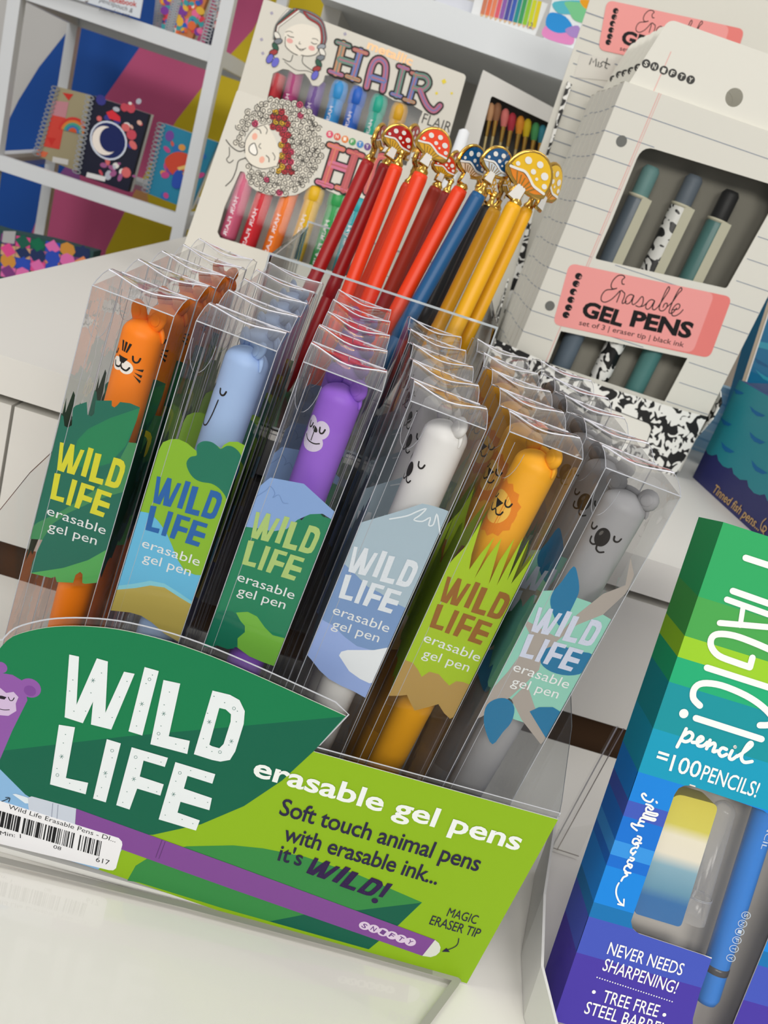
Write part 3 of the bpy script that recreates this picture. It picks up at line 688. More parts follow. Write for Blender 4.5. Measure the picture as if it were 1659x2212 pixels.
LABELS = [
 dict(z=zA, tone='#d9d62f', dot='#8a8f2a', a=((382, 343), (800, 497), (318, 705)), e=((294, 806), (668, 936)), g=((302, 905), (612, 1003)),
  base=('#0d6a56', [(372,165),(385,160),(402,180),(408,240),(430,252),(456,236),(462,128),(480,110),(552,86),(556,168),(578,182),(600,162),(608,78),(712,78),(712,112),(728,122),(745,110),(765,87),(830,95),(893,122),(870,210),(820,345),(910,357),(640,1240),(615,1245),(540,1252),(523,1245),(525,1190),(510,1175),(480,1195),(465,1245),(360,1240),(350,1205),(325,1215),(190,1180),(205,1110),(240,1030),(268,970),(150,960)]),
  art=[('#178253', [(450,480),(493,330),(560,260),(700,190),(893,125),(870,210),(800,370),(700,480),(560,520)], 0),
       ('#3d8a56', [(820,345),(930,357),(815,655),(690,690),(560,740),(430,800),(330,870),(268,968),(120,960),(235,860),(400,780),(620,640),(740,500)], 0),
       ('#52a955', [(720,1010),(560,1100),(400,1150),(190,1182),(325,1215),(350,1205),(360,1240),(465,1245),(480,1195),(510,1175),(525,1190),(523,1245),(540,1252),(615,1245),(680,1100)], 0)],
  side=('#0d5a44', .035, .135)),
 dict(z=zA, tone='#1b62ac', dot='#5f97c8', a=((1003, 562), (1420, 702), (928, 905)), e=((902, 1013), (1270, 1138)), g=((908, 1103), (1213, 1202)),
  base=('#88ba22', [(1010,400),(1040,345),(1090,325),(1140,325),(1195,350),(1235,385),(1255,400),(1262,360),(1300,338),(1350,345),(1385,365),(1412,386),(1430,362),(1465,342),(1520,342),(1565,365),(1620,400),(1190,1645),(1170,1640),(1050,1570),(970,1500),(900,1455),(830,1435),(690,1420)]),
  art=[('#06745a', [(1255,430),(1215,440),(1190,480),(1210,540),(1245,580),(1290,600),(1350,610),(1400,640),(1440,690),(1460,740),(1490,640),(1530,540),(1545,460),(1530,410),(1490,375),(1450,368),(1410,388),(1385,365),(1350,343),(1300,338),(1262,360),(1255,400)], 3),
       ('#64bbe2', [(880,785),(960,800),(1010,850),(1060,920),(1100,1010),(1130,1090),(1180,1170),(1250,1195),(1340,1200),(1240,1410),(1150,1350),(1050,1290),(960,1280),(850,1295),(740,1300)], 0),
       ('#85cfe0', [(740,1265),(850,1252),(960,1232),(1050,1250),(1150,1312),(1255,1385),(1240,1430),(1150,1370),(1050,1310),(960,1295),(850,1315),(740,1310)], 0),
       ('#b9a753', [(740,1290),(870,1278),(960,1262),(1050,1275),(1150,1340),(1260,1405),(1190,1645),(1170,1640),(1050,1570),(970,1500),(900,1455),(830,1435),(690,1420)], 0)],
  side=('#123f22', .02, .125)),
 dict(z=zC, tone='#aecb78', dot='#4f7a50', a=((335, 78), (746, 215), (243, 413)), e=((209, 518), (572, 640)), g=((210, 607), (515, 702)),
  base=('#0b8058', [(300,80),(355,-38),(400,-80),(425,-102),(450,-66),(500,-52),(525,-15),(572,82),(625,135),(690,60),(640,0),(700,40),(760,110),(850,135),(455,1070),(370,1040),(290,1005),(215,950),(200,945),(150,960),(110,945),(80,935),(50,950),(-20,945)]),
  art=[('#86a8dc', [(230,180),(265,175),(340,185),(440,205),(530,190),(600,130),(680,95),(760,92),(850,150),(860,100),(640,-100),(425,-140),(300,-40)], 0),
       ('#046f54', [(-20,800),(40,760),(110,710),(180,715),(215,745),(235,790),(262,810),(265,850),(240,870),(215,890),(215,930),(190,955),(150,960),(110,945),(80,935),(50,950),(-20,945)], 0),
       ('#76b93f', [(205,725),(280,720),(340,750),(390,820),(440,870),(540,895),(455,1070),(370,1040),(290,1005),(215,950),(215,890),(262,850),(262,810),(235,780)], 0)],
  sq=('#6b8cc0', [(330,-15),(400,-60),(425,-85),(455,-40),(440,-10),(480,-30),(505,20),(540,25)], 3),
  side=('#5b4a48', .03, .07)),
 dict(z=zC, tone='#dfe7ee', dot='#9fb0bd', a=((962, 300), (1373, 432), (862, 628)), e=((820, 730), (1178, 852)), g=((815, 820), (1115, 915)),
  base=('#a9bfcc', [(985,170),(1000,150),(1100,120),(1220,85),(1300,60),(1400,27),(1440,35),(1480,45),(1540,65),(1600,90),(1040,1270),(1030,1262),(960,1230),(880,1195),(800,1150),(740,1095),(690,1030),(650,950)]),
  art=[('#7899c8', [(860,390),(890,405),(960,470),(1050,560),(1130,600),(1200,650),(1300,700),(1190,960),(1090,970),(980,940),(900,880),(830,810),(720,750)], 0),
       ('#97b0e6', [(720,750),(830,810),(900,880),(980,940),(1090,970),(1200,950),(1040,1275),(960,1230),(880,1195),(800,1150),(740,1095),(690,1030),(620,950)], 0),
       ('#e9eff3', [(865,1000),(880,975),(920,965),(990,965),(1090,965),(1200,945),(1100,1170),(1060,1178),(1000,1150),(930,1100)], 0)],
  sq=('#e4edf2', [(1190,125),(1300,105),(1370,75),(1425,58),(1385,100),(1345,130),(1400,140),(1450,115),(1440,165),(1470,160),(1492,92),(1505,160),(1512,220)], 9),
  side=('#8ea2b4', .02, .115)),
 dict(z=zD, tone='#96611d', dot='#c09a3a', a=((500, 338), (862, 472), (395, 630)), e=((356, 712), (678, 832)), g=((350, 803), (617, 890)),
  base=('#a6c813', [(480,300),(540,230),(600,170),(660,80),(700,10),(640,210),(625,300),(690,210),(772,112),(655,352),(730,230),(812,118),(738,385),(800,250),(888,118),(785,392),(850,270),(938,112),(845,362),(910,240),(975,120),(868,382),(960,270),(1040,150),(1060,160),(560,1140),(515,1163),(480,1130),(447,1078),(390,1095),(310,1115),(285,1070),(265,1025),(215,1030),(120,1030)]),
  art=[('#b3924e', [(190,830),(250,820),(300,840),(330,880),(350,920),(395,890),(450,905),(480,940),(510,970),(550,945),(590,950),(680,985),(560,1140),(515,1163),(480,1130),(447,1078),(390,1095),(310,1115),(285,1070),(265,1025),(215,1030),(100,1030)], 0)],
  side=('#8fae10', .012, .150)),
 dict(z=zD, tone='#ccd3e6', dot='#7a7f92', a=((1028, 515), (1394, 628), (915, 800)), e=((874, 882), (1193, 988)), g=((864, 966), (1133, 1045)),
  base=('#8dcbb8', [(980,425),(1120,420),(1200,445),(1330,490),(1400,560),(1450,590),(1130,1225),(960,1190),(880,1165),(880,1060),(800,1000),(730,1060),(680,1040)]),
  art=[('#a79f97', [(1560,230),(1580,330),(1540,430),(1400,560),(1250,620),(1150,700),(1050,790),(1030,880),(960,950),(860,1040),(700,1150),(580,1200),(640,1090),(740,1010),(850,890),(930,780),(980,680),(930,580),(1040,640),(1130,690),(1250,560),(1400,440),(1530,390)], 0),
       ('#a79f97', [(870,1050),(960,960),(1000,1080),(1075,1275),(1040,1310),(930,1170)], 0),
       ('#0d72a0', [(1230,280),(1255,340),(1262,420),(1240,480),(1200,560),(1160,625),(1130,600),(1095,500),(1110,430),(1160,370)], 3),
       ('#0d72a0', [(1050,780),(1085,750),(1160,740),(1240,770),(1345,795),(1290,890),(1200,912),(1100,890),(1040,840)], 3),
       ('#0d72a0', [(760,1310),(720,1230),(710,1150),(730,1080),(790,1045),(850,1050),(887,1100),(870,1180),(820,1240)], 3),
       ('#0d72a0', [(975,1120),(1030,1095),(1110,1095),(1200,1150),(1070,1275)], 0)],
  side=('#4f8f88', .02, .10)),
]
# each animal: finish, name, nose/axis picture points, facing
PENS = [
 dict(col='#ff8400', kind='tiger', ax=((307, 758.7), (158.6, 1312.6)), top=(326, 695), nose=(277, 757), az=27, r=.0074),
 dict(col='#a4c0ea', kind='llama', ax=((539, 790), (487, 940)), top=(549, 752), nose=(490, 835), az=56, r=.0079),
 dict(col='#9560d2', kind='monkey', ax=((745, 885), (706.7, 989.6)), top=(761, 836), nose=(705, 908), az=40, r=.0078),
 dict(col='#e6e5e2', kind='bear', ax=((966, 956.5), (730, 1498.6)), top=(980, 912), nose=(903, 996), az=66, r=.0085),
 dict(col='#fdb21e', kind='lion', ax=((1173, 1020), (879, 1568)), top=(1192, 984), nose=(1105, 1077), az=62, r=.0084),
 dict(col='#9b9b9d', kind='koala', ax=((1333.7, 1125), (1064, 1598)), top=(1362, 1062), nose=(1322, 1138), az=30, eaz=38, r=.0084),
]
class Cyl:
    def __init__(s, r, az): s.r, s.az = r, math.radians(az)
    def w(s, u, v, n=0.0):
        a = s.az-u/s.r; R = s.r+n
        return V3((-math.sin(a)*R, -math.cos(a)*R, v))
def dense(pts, k=3):
    o = []
    for i, p in enumerate(pts):
        q = pts[(i+1) % len(pts)]; o += [(p[0]+(q[0]-p[0])*j/k, p[1]+(q[1]-p[1])*j/k) for j in range(k)]
    return o
def face(kind, cy, v0):
    mb = MB(); K = mat('#17120f', .4)
    G_ = dict(lion=1.18, koala=1.0).get(kind, 1.13)
    mm = lambda pts: [(a*.001*G_, v0+b*.001*G_) for a, b in pts]
    def fill(pts, c, n):                              # bands, so that the print follows the barrel
        us = [p[0]*G_ for p in pts]; lo, hi = min(us), max(us); k = max(1, int((hi-lo)/1.0))
        for i in range(k): mb.poly(cy, clip(mm_raw(pts), (lo+(hi-lo)*i/k)*.001, (lo+(hi-lo)*(i+1)/k)*.001), c, n)
    mm_raw = mm
    line = lambda pts, w: mb.stroke(cy, cr(mm(pts), False, 4), w*.00122, K, 6e-5)
    eye = lambda x, y, r=1.15, w=.55: line([(x-r, y+.7), (x-r*.7, y-.5), (x, y-.95), (x+r*.7, y-.5), (x+r, y+.7)], w)
    if kind == 'tiger':
        fill(ell((-1.7, -1.3), 2.5, 2.1), '#f6efe6', 3e-5); fill(ell((1.7, -1.3), 2.5, 2.1), '#f6efe6', 3.3e-5)
        fill([(-1.9, 1.5), (1.9, 1.5), (.7, -.4), (-.7, -.4)], K, 6e-5)
        line([(0, -.4), (0, -1.4)], .5); line([(-3, -1.0), (-2.2, -2.2), (-.6, -2.0), (0, -1.3), (.6, -2.0), (2.2, -2.2), (3, -1.0)], .55)
        for s in (-1, 1):
            eye(s*4.3, 2.2)
            for a, b in ((0, 0.2), (-.2, -1.5), (-.9, -3.0)): fill([(s*4.6, -1+b*.6), (s*7.4, -.6+b*1.2), (s*7.2, -1.5+b*1.2)], K, 6e-5)
        for x in (-1.3, 0, 1.3): fill([(x*.6-.3, 3.2), (x*.6+.3, 3.2), (x*1.2+.45, 6.4), (x*1.2-.45, 6.4)], K, 6e-5)
    elif kind == 'llama':
        for s in (-1, 1): eye(s*3.2, 2.0, 1.2)
        line([(2.6, -1), (2.3, -4), (1.9, -7), (1.0, -10.2), (-.6, -11), (-2.0, -10.2), (-2.6, -7), (-2.8, -3)], .42)
    elif kind == 'monkey':
        for c, rx, ry in (((-2.3, .6), 2.7, 3.0), ((2.3, .6), 2.7, 3.0), ((0, -4.0), 4.4, 3.4)): fill(ell(c, rx, ry), '#d6cbe2', 3e-5+abs(c[0])*1e-6)
        fill(ell((0, 0), 1.25, .8, -.5), K, 6e-5); line([(0, -.5), (0, -3.9)], .3)
        line([(-3.2, -3.2), (-1.8, -4.2), (0, -4.5), (1.8, -4.3), (3.2, -3.6)], .36)
        for s in (-1, 1): eye(s*2.5, .6, .9, .5)
    elif kind == 'bear':
        fill(ell((0, 0), 1.7, 2.6), K, 6e-5)
        line([(-2.6, -3.0), (-2.0, -4.0), (-.8, -3.8), (0, -2.6), (.8, -3.8), (2.0, -4.0), (2.6, -3.0)], .5)
        for s in (-1, 1): eye(s*4.0, 3.4, 1.2)
    elif kind == 'lion':
        o = []
        for i in range(28):
            a = 2*PI*i/28; k = 1.0 if i % 2 else 1.14
            o += [(7.4*k*math.cos(a), -1.0+8.6*k*math.sin(a))]
        fill(o, '#f08a1c', 2e-5); fill(ell((0, -.6), 5.3, 5.6), '#fdc653', 3.5e-5)
        fill([(-1.9, 1.6), (1.9, 1.6), (0, -1.4)], K, 6e-5)
        line([(-3.1, -1.0), (-2.6, -2.3), (-1.2, -2.7), (0, -1.5), (1.2, -2.7), (2.6, -2.3), (3.1, -1.0)], .55)
        for s in (-1, 1): eye(s*3.4, 2.1, 1.2)
    else:
        fill(ell((0, 0), 2.7, 3.6), K, 6e-5); fill(ell((-1.0, 1.2), .55, 1.1, -.3), '#55524e', 7e-5)
        line([(-3.6, -1.9), (-3.2, -3.6), (-1.8, -4.0), (-.4, -3.2), (.2, -4.8), (1.6, -5.4), (3.0, -4.6)], .55)
        for s in (-1, 1): eye(s*5.0, 1.6, 1.35, .6)
    return mb
def pen_mesh(P, L, v0):
    m = mat(P['col'], .5, .35); r = P['r']
    t = thing('animal_pen', '', 'pen')
    mb = MB()
    prof = [(.0006, 0), (.0012, .001), (.0022, .008), (r*.55, .016), (r*.74, .022), (r*.78, .04), (r*.84, .055), (r*.84, .0552), (r*.88, .0556), (r*.97, L*.6), (r, L-.012), (r, L-r*.75)]
    cut = [L*.47]
    for i in range(1, 8):
        a = PI/2*i/7; prof.append((r*math.cos(a)+1e-5, L-r*.75+r*.75*math.sin(a)))
    mb.lathe(prof, m, 36); mb.build('barrel', t)
    az = math.radians(P.get('eaz', P['az'])); f = V3((-math.sin(az), -math.cos(az), 0)); side = V3((math.cos(az), -math.sin(az), 0))
    k = P['kind']
    # soft ridge running over the crown between the ears
    rot = Matrix((side, f, V3((0, 0, 1)))).transposed()
    mb = MB(); zc = L-r*.75
    mb.tube([rot @ V3((r*1.03*math.cos(a), -.0016, 0))+V3((0, 0, zc+r*.80*math.sin(a))) for a in [PI*i/16 for i in range(17)]], [.0003+.0010*math.sin(PI*i/16)**.6 for i in range(17)], m, 8)
    mb.build('crown_ridge', t)
    spec = dict(tiger=(.50, .45, 58, 'tri'), llama=(.40, .9, 48, 'long'), monkey=(.50, .52, 46, 'round'), bear=(.47, .5, 46, 'round'), lion=(.48, .42, 46, 'round'), koala=(.48, .45, 46, 'round'))[k]
    for s in (-1, 1):
        mb = MB(); el = math.radians(spec[2]); R = r*spec[0]
        d = side*(s*math.cos(el))+V3((0, 0, math.sin(el)))
        n = f; tdir = d.cross(n)
        Rm = Matrix((tdir, n, d)).transposed()
        c = V3((0, 0, zc))+d*(r*.98+R*.32)
        if spec[3] == 'tri':
            mb.blob(c-d*R*.15, R*.9, R*.5, R*1.35, m, rot=Rm)
        elif spec[3] == 'long':
            mb.blob(c+d*R*.2, R*.85, R*.5, R*1.35, m, rot=Rm)
        else:
            mb.blob(c, R, R*.55, R, m, rot=Rm)
        mb.blob(c+n*R*.42, R*.58, R*.16, R*.60*(1.3 if spec[3] == 'long' else 1), mat(P['col'], .6, .3), rot=Rm)
        mb.build('ear', t)
    cy = Cyl(r, P['az']); o = face(k, cy, v0).build('printed_face', t)
    return t
ORD = ['at the front', 'second from the front', 'third from the front', 'fourth from the front', 'last behind']
ANIMAL = dict(tiger='orange tiger', llama='pale blue llama', monkey='purple monkey', bear='white polar bear', lion='yellow lion', koala='grey koala')
for i, (tl, lb, P) in enumerate(zip(TLS, LABELS, PENS)):
    tl = V3(tl)+EYE
    h = (tl.z-FLOORZ-.0022)/abs(BL.z)
    O = tl+BL*h
    Mx = Matrix(((BW.x, BD.x, -BL.x, O.x), (BW.y, BD.y, -BL.y, O.y), (BW.z, BD.z, -BL.z, O.z), (0, 0, 0, 1)))
    WF = Plane(O, BW, -BL); DF = Duo(WF, LF)
    who = ANIMAL[P['kind']]
    root = thing('pen_box', f'clear box of the {who} pen {ORD[0]} of its row', 'pen box', group=f'clear boxes of {who} pens')
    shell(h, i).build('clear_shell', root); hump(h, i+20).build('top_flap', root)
    # printed sleeve
    mb = MB(); z = lb['z']; w = BW_
    def flat(pts, col, n, crv=0):
        q = [DF.px(*p) for p in z(*pts)]
        if crv: q = cr(q, True, crv)
        mb.poly(DF, clip(q, .0002, w-.0002), mat(col, .6, .3), n)
    flat(lb['base'][1], lb['base'][0], -.0006)
    for k, (c, pts, cv) in enumerate(lb['art']): flat(pts, c, -.00057+k*2e-5, cv)
    if 'sq' in lb:
        q = [DF.px(*p) for p in z(*lb['sq'][1])]
        mb.stroke(DF, cr(clip(q, .0002, w-.0002) if False else q, False, 3), lb['sq'][2]*WF.mm(*z(lb['sq'][1][0])[0])/2.96, lb['sq'][0], -.00045)
    T = affine([(328, 203), (1155, 470), (237, 815)], [DF.px(*p) for p in z(*lb['a'])])
    wild(mb, DF, T, mat(lb['tone'], .6), -.00042, mat(lb['dot'], .6))
    for s_, ky in (('erasable', 'e'), ('gel pen', 'g')):
        a, b = z(*lb[ky]); mb.text(DF, s_, a, b, 21, mat('#e8ecec', .6), -.00042, bold=.0)
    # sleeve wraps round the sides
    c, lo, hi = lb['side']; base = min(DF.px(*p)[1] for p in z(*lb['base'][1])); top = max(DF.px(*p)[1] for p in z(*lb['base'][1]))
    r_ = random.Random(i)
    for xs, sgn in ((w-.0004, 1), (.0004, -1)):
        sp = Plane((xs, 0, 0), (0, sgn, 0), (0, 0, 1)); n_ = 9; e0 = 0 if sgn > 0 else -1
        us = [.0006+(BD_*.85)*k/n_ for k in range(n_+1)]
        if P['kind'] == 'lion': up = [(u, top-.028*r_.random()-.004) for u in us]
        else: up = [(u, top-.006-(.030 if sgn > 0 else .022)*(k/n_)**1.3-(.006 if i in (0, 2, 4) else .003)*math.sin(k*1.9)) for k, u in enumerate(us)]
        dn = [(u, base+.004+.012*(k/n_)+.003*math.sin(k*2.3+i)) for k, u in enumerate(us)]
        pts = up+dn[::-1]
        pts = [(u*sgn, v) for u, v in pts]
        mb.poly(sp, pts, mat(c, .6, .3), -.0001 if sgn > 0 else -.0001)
    mb.build('printed_sleeve', root)
    root.matrix_world = Mx
    # the pen, measured on the plane through its axis
    AX = Plane(O+BD*.0160, BW, -BL)
    a, b, tp, ns = (V3((*AX.px(*p), 0)) for p in (P['ax'][0], P['ax'][1], P['top'], P['nose']))
    d = (a-b).normalized(); d = V3((max(-.07, min(.07, d.x)), d.y, 0)).normalized()
    s0 = (-(a.y)+.0012)/d.y
    foot = a+d*s0; Lp = (tp-foot).dot(d); v0 = (ns-foot).dot(d)
    # the nose sits on the near side of the barrel: shift for the view from above
    v0 -= P['r']*.33
    pt = pen_mesh(P, Lp, v0)
    pt['label'] = f'{who} gel pen standing in the clear box {ORD[0]} of its row'; pt['group'] = f'{who} pens'
    foot.x = max(.0095, min(.0185, foot.x)); xt = max(.0095, min(.0182, (foot+d*Lp).x)); d = V3((xt-foot.x, Lp, 0)).normalized()
    up = (-BL*d.y+BW*d.x).normalized(); rt = (BW-up*BW.dot(up)).normalized(); bk = up.cross(rt)
    print('PEN', P['kind'], 'foot x %.4f top x %.4f len %.4f h %.4f'%(foot.x, (foot+d*Lp).x, Lp, h))
    F0 = O+BD*.0160+BW*foot.x-BL*foot.y
    pt.matrix_world = Matrix(((rt.x, bk.x, up.x, F0.x), (rt.y, bk.y, up.y, F0.y), (rt.z, bk.z, up.z, F0.z), (0, 0, 0, 1)))
    for j in range(1, 5):
        dx = BD*(BPITCH*j)+BW*random.uniform(-.0006, .0006)
        dx.z = -.0004*0
        c = copy_tree(root, O+dx, f'clear box of the {who} pen, {ORD[j]} in its row'); c.location = O+dx
        c = copy_tree(pt, F0+dx, f'{who} gel pen in the clear box {ORD[j]} in its row'); c.location = F0+dx
# ---------------------------------------------------------------- boxed hair pens
z2, z3 = zz(400, 0, 2.5136), zz(1000, 0, 2.5175)
def q2(x, y): return (400+x/2.5136, y/2.5136)
def q3(x, y): return (1000+x/2.5175, y/2.5175)
CARD = mat('#d9d5ca', .7, .2, name='cream_card')
INK = mat('#2b2724', .6)
def leaned(Y, z, deg):
    a = math.radians(deg); return Plane((0, Y, z), (1, 0, 0), (0, math.sin(a), math.cos(a)))
def carton(t, pl, out, hole, depth, m=CARD, inner='#b9b4a6'):
    """hollow box: front card with a window, walls and back"""
    L = len(out); mb = MB()
    a = sum(out[i-1][0]*out[i][1]-out[i][0]*out[i-1][1] for i in range(L))
    o = out if a > 0 else out[::-1]
    mb.add([pl.w(*p, 0) for p in o]+[pl.w(*p, -depth) for p in o], [(L+i, L+(i+1) % L, (i+1) % L, i) for i in range(L)], m)
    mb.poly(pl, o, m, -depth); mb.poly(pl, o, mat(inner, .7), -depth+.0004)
    mb.build('carton', t)
    mb = MB(); mb.slab(pl, out, m, -.0006, .0002, [hole] if hole else ())
    return mb
def foot_edge(pl, p, q):
    """where the edge p-q, carried on, meets v = 0"""
    a, b = pl.px(*p), pl.px(*q); s = a[1]/(a[1]-b[1]); return (a[0]+(b[0]-a[0])*s, 0.0)
def swirl(mb, pl, c, r, col, n, a0):
    if col: mb.poly(pl, ell(c, r*.95, n=12), col, n)
    pts = [(c[0]+r*(1-.82*k/13)*math.cos(a0+k*.75), c[1]+r*(1-.82*k/13)*math.sin(a0+k*.75)) for k in range(14)]
    mb.stroke(pl, pts, r*.24, INK, n+2e-5, cap=False)
def tuscan(mb, pl, strokes, w, fills, n, serif=34):
    """fairground capitals: dark outline, painted core"""
    k = pl.mm(700, 200)/2.5136
    al = []
    for s in strokes:
        pts = cr([pl.px(*q2(*p)) for p in s], False, 4); al.append((pts, 1.0))
        if len(s) == 2 and abs(s[0][1]-s[1][1]) > 60:
            for e in s:
                al.append(([pl.px(*q2(e[0]-serif, e[1]-serif*.34)), pl.px(*q2(e[0]+serif, e[1]+serif*.34))], .62))
    for pts, f in al: mb.stroke(pl, pts, (w*f+20)*k, INK, n)
    for i, (pts, f) in enumerate(al): mb.stroke(pl, pts, (w*f+1)*k, fills[i % len(fills)], n+3e-5+i*1e-6)
    for i, (pts, f) in enumerate(al):
        mb.stroke(pl, pts, w*f*.22*k, fills[(i+1) % len(fills)], n+5e-5+i*1e-6)
def hair_pen(pl, p, q, r, col, label, group, cap=None, word=True, n=-.0085):
    a, b = pl.at(*q2(*p), n), pl.at(*q2(*q), n); ax = (a-b).normalized()
    t = thing('hair_pen', label, 'pen', tuple(b), group)
    T = Matrix.Translation(b) @ ax.to_track_quat('Z', 'Y').to_matrix().to_4x4(); L = (a-b).length
    m = mat(col, .4, .4)
    mb = MB(); mb.lathe([(.0003, 0), (r*.55, .001), (r, .004), (r, L)], m, 20, T); mb.build('barrel', t)
    if cap is not None:
        mb = MB(); mb.lathe([(r*1.02, L*cap), (r*1.14, L*cap+.001), (r*1.14, L-.004), (r*.9, L+.001), (.0002, L+.0015)], m, 20, T); mb.build('cap', t)
    if word:
        mb = MB(); ey = (EYE-b).normalized(); rt = ax.cross(ey).normalized()*-1; fw = rt.cross(ax).normalized()
        if fw.dot(ey) < 0: fw = -fw
        def curl(u, v): # u along the barrel, v round it
            al = v/r; return b+ax*u+(fw*math.cos(al)+(ax.cross(fw))*math.sin(al))*(r+.00012)
        mb.text(None, 'HAIR FLAIR', (L*.62, -.0016), (L*.05, -.0016), .0036, mat('#e9dfe2', .5), bold=.02, local=True, fn=lambda u, v: curl(u, -v-.0032+.0016) if False else curl(u, v))
        mb.build('lettering', t)
    return t

# back box: girl with plaits, metallic set
HB = leaned(.93, TOP+.06, 10)
def hair_back():
    pl = HB
    a, b = q2(428, -8), q2(285, 495); c, d = q2(1528, 408), q2(1440, 720)
    fl, fr = foot_edge(pl, a, b), foot_edge(pl, c, d)
    out = [pl.px(*a), fl, fr, pl.px(*c)]
    out = corner(out, [.002, 0, 0, .004])
    t = thing('hair_pen_box', 'cream box of metallic hair pens showing a girl with plaits, behind the curly-haired box', 'box', tuple(pl.w(0, 0)))
    die = z2((478, 400), (530, 375), (560, 380), (600, 405), (650, 400), (672, 430), (690, 465), (725, 468), (750, 445), (760, 410), (800, 405), (900, 440), (950, 468), (1050, 495), (1130, 545), (1220, 565), (1290, 605), (1270, 650), (1250, 760), (1200, 900), (420, 700), (440, 560))
    hole = [pl.px(*p) for p in die]
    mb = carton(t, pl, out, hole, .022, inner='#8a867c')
    k = pl.mm(700, 150)/2.5136
    S = lambda pts, w, c=INK, n=4e-4, cl=False: mb.stroke(pl, cr([pl.px(*q2(*p)) for p in pts], cl, 4), w*k, c, n, cl)
    Fi = lambda pts, c, n=3e-4: mb.poly(pl, cr([pl.px(*q2(*p)) for p in pts], True, 3), c, n)
    hc = ['#e6e2d8', '#7c8288', '#2f5a48', '#a03a3a', '#e6e2d8', '#9aa0a6']
    Fi([(545, 250), (540, 180), (575, 145), (640, 130), (720, 160), (745, 230), (720, 290), (650, 305), (600, 295)], '#e9e2d4')
    S([(545, 200), (545, 250), (580, 285), (610, 300)], 4); S([(735, 235), (715, 290), (670, 305), (630, 300)], 4)
    for i, off in enumerate((0, 14, 28, 42, 56)):      # hair sweeping over the brow
        S([(560+off, 55+off*.1), (520, 100+off*.6), (490+off*.25, 150), (480+off*.3, 210)], 13, INK, 3.3e-4+i*3e-5); S([(560+off, 55+off*.1), (520, 100+off*.6), (490+off*.25, 150), (480+off*.3, 210)], 9, mat(hc[i % 6]), 3.5e-4+i*3e-5)
        S([(590+off, 50+off*.3), (670, 65+off*.6), (740-off*.2, 110+off*.5), (765-off*.4, 200), (755-off*.3, 245)], 13, INK, 3.3e-4+i*3e-5); S([(590+off, 50+off*.3), (670, 65+off*.6), (740-off*.2, 110+off*.5), (765-off*.4, 200), (755-off*.3, 245)], 9, mat(hc[(i*2+1) % 6]), 3.5e-4+i*3e-5)
    for i, (x, y) in enumerate([(500, 195), (505, 225), (490, 255), (480, 285), (470, 315), (740, 255), (745, 285), (735, 315), (725, 345), (715, 375)]):
        c = pl.px(*q2(x, y)); mb.poly(pl, ell(c, 27*k, 17*k, .5 if i % 2 else -.7), INK, 5e-4+i*3e-5); mb.poly(pl, ell(c, 23*k, 13*k, .5 if i % 2 else -.7), hc[i % 6], 5.15e-4+i*3e-5)
    for x, y in ((460, 320), (490, 340), (705, 410)):
        c = pl.px(*q2(x, y)); mb.poly(pl, ell(c, 18*k, 28*k, -.3), '#6a6ac8', 8.5e-4); mb.stroke(pl, ell(c, 18*k, 28*k, -.3), 3*k, INK, 8.6e-4, True)
    for x, y in ((568, 222), (687, 262)): mb.poly(pl, ell(pl.px(*q2(x, y)), 19*k, 13*k), '#e8a8a0', 4e-4)
    S([(555, 190), (570, 200), (590, 203)], 4); S([(685, 230), (700, 240), (715, 238)], 4); S([(600, 245), (615, 265), (640, 268), (655, 262)], 4); S([(605, 250), (628, 276), (650, 265)], 3)
    S([(545, 175), (565, 170), (585, 178)], 3); S([(690, 210), (710, 212), (722, 222)], 3); S([(622, 228), (618, 238), (628, 240)], 3)
    S([(585, 300), (570, 335), (530, 320)], 4); S([(640, 305), (640, 345), (700, 390)], 4); S([(540, 335), (600, 380), (660, 385), (700, 400)], 3)
    for x, y in ((470, 72), (415, 215), (422, 290), (868, 185)): mb.poly(pl, ell(pl.px(*q2(x, y)), 11*k, 11*k, n=4), '#a6a0b4', 4e-4)
    for x, y, r in ((1405, 443, 16), (1365, 507, 10), (1447, 507, 9)): mb.poly(pl, ell(pl.px(*q2(x, y)), r*k, n=4), '#e6d040', 4e-4)
    rb = [mat(c, .35, .5) for c in ('#a8682a', '#2a6450', '#9a2a5a', '#2f4a98', '#a0342f')]
    tuscan(mb, pl, [[(858, 240), (818, 398)], [(952, 280), (910, 425)], [(838, 322), (928, 350)]], 33, rb, 4e-4, 33)
    tuscan(mb, pl, [[(985, 472), (1015, 355), (1050, 322), (1085, 345), (1088, 400), (1072, 490)], [(1015, 420), (1080, 440)]], 30, rb[2:]+rb[:2], 4.6e-4, 28)
    tuscan(mb, pl, [[(1185, 368), (1148, 518)]], 30, rb[1:], 5.2e-4, 26)
    tuscan(mb, pl, [[(1255, 405), (1215, 548)], [(1250, 408), (1305, 418), (1322, 455), (1290, 487), (1240, 478)], [(1275, 490), (1310, 570), (1350, 603), (1383, 575)]], 28, rb[3:]+rb[:3], 5.8e-4, 26)
    mb.text(pl, 'metallic', q2(985, 262), q2(1228, 358), 20, mat('#f0b468', .3, .6), 4e-4, bold=.03)
    mb.text(pl, 'FLAIR', q2(1282, 668), q2(1435, 722), 24, INK, 4e-4, bold=-.005)
    S([(1240, 712), (1270, 705), (1300, 730)], 4, mat('#3f7ab0')); S([(1235, 725), (1268, 718), (1292, 742)], 4)
    mb.build('front_card', t)
    mb = MB(); mb.poly(pl, hole, clear((.97, .97, .98), gain=.3), -.0012); mb.build('window_film', t)
    g = 'metallic hair pens in the back box'
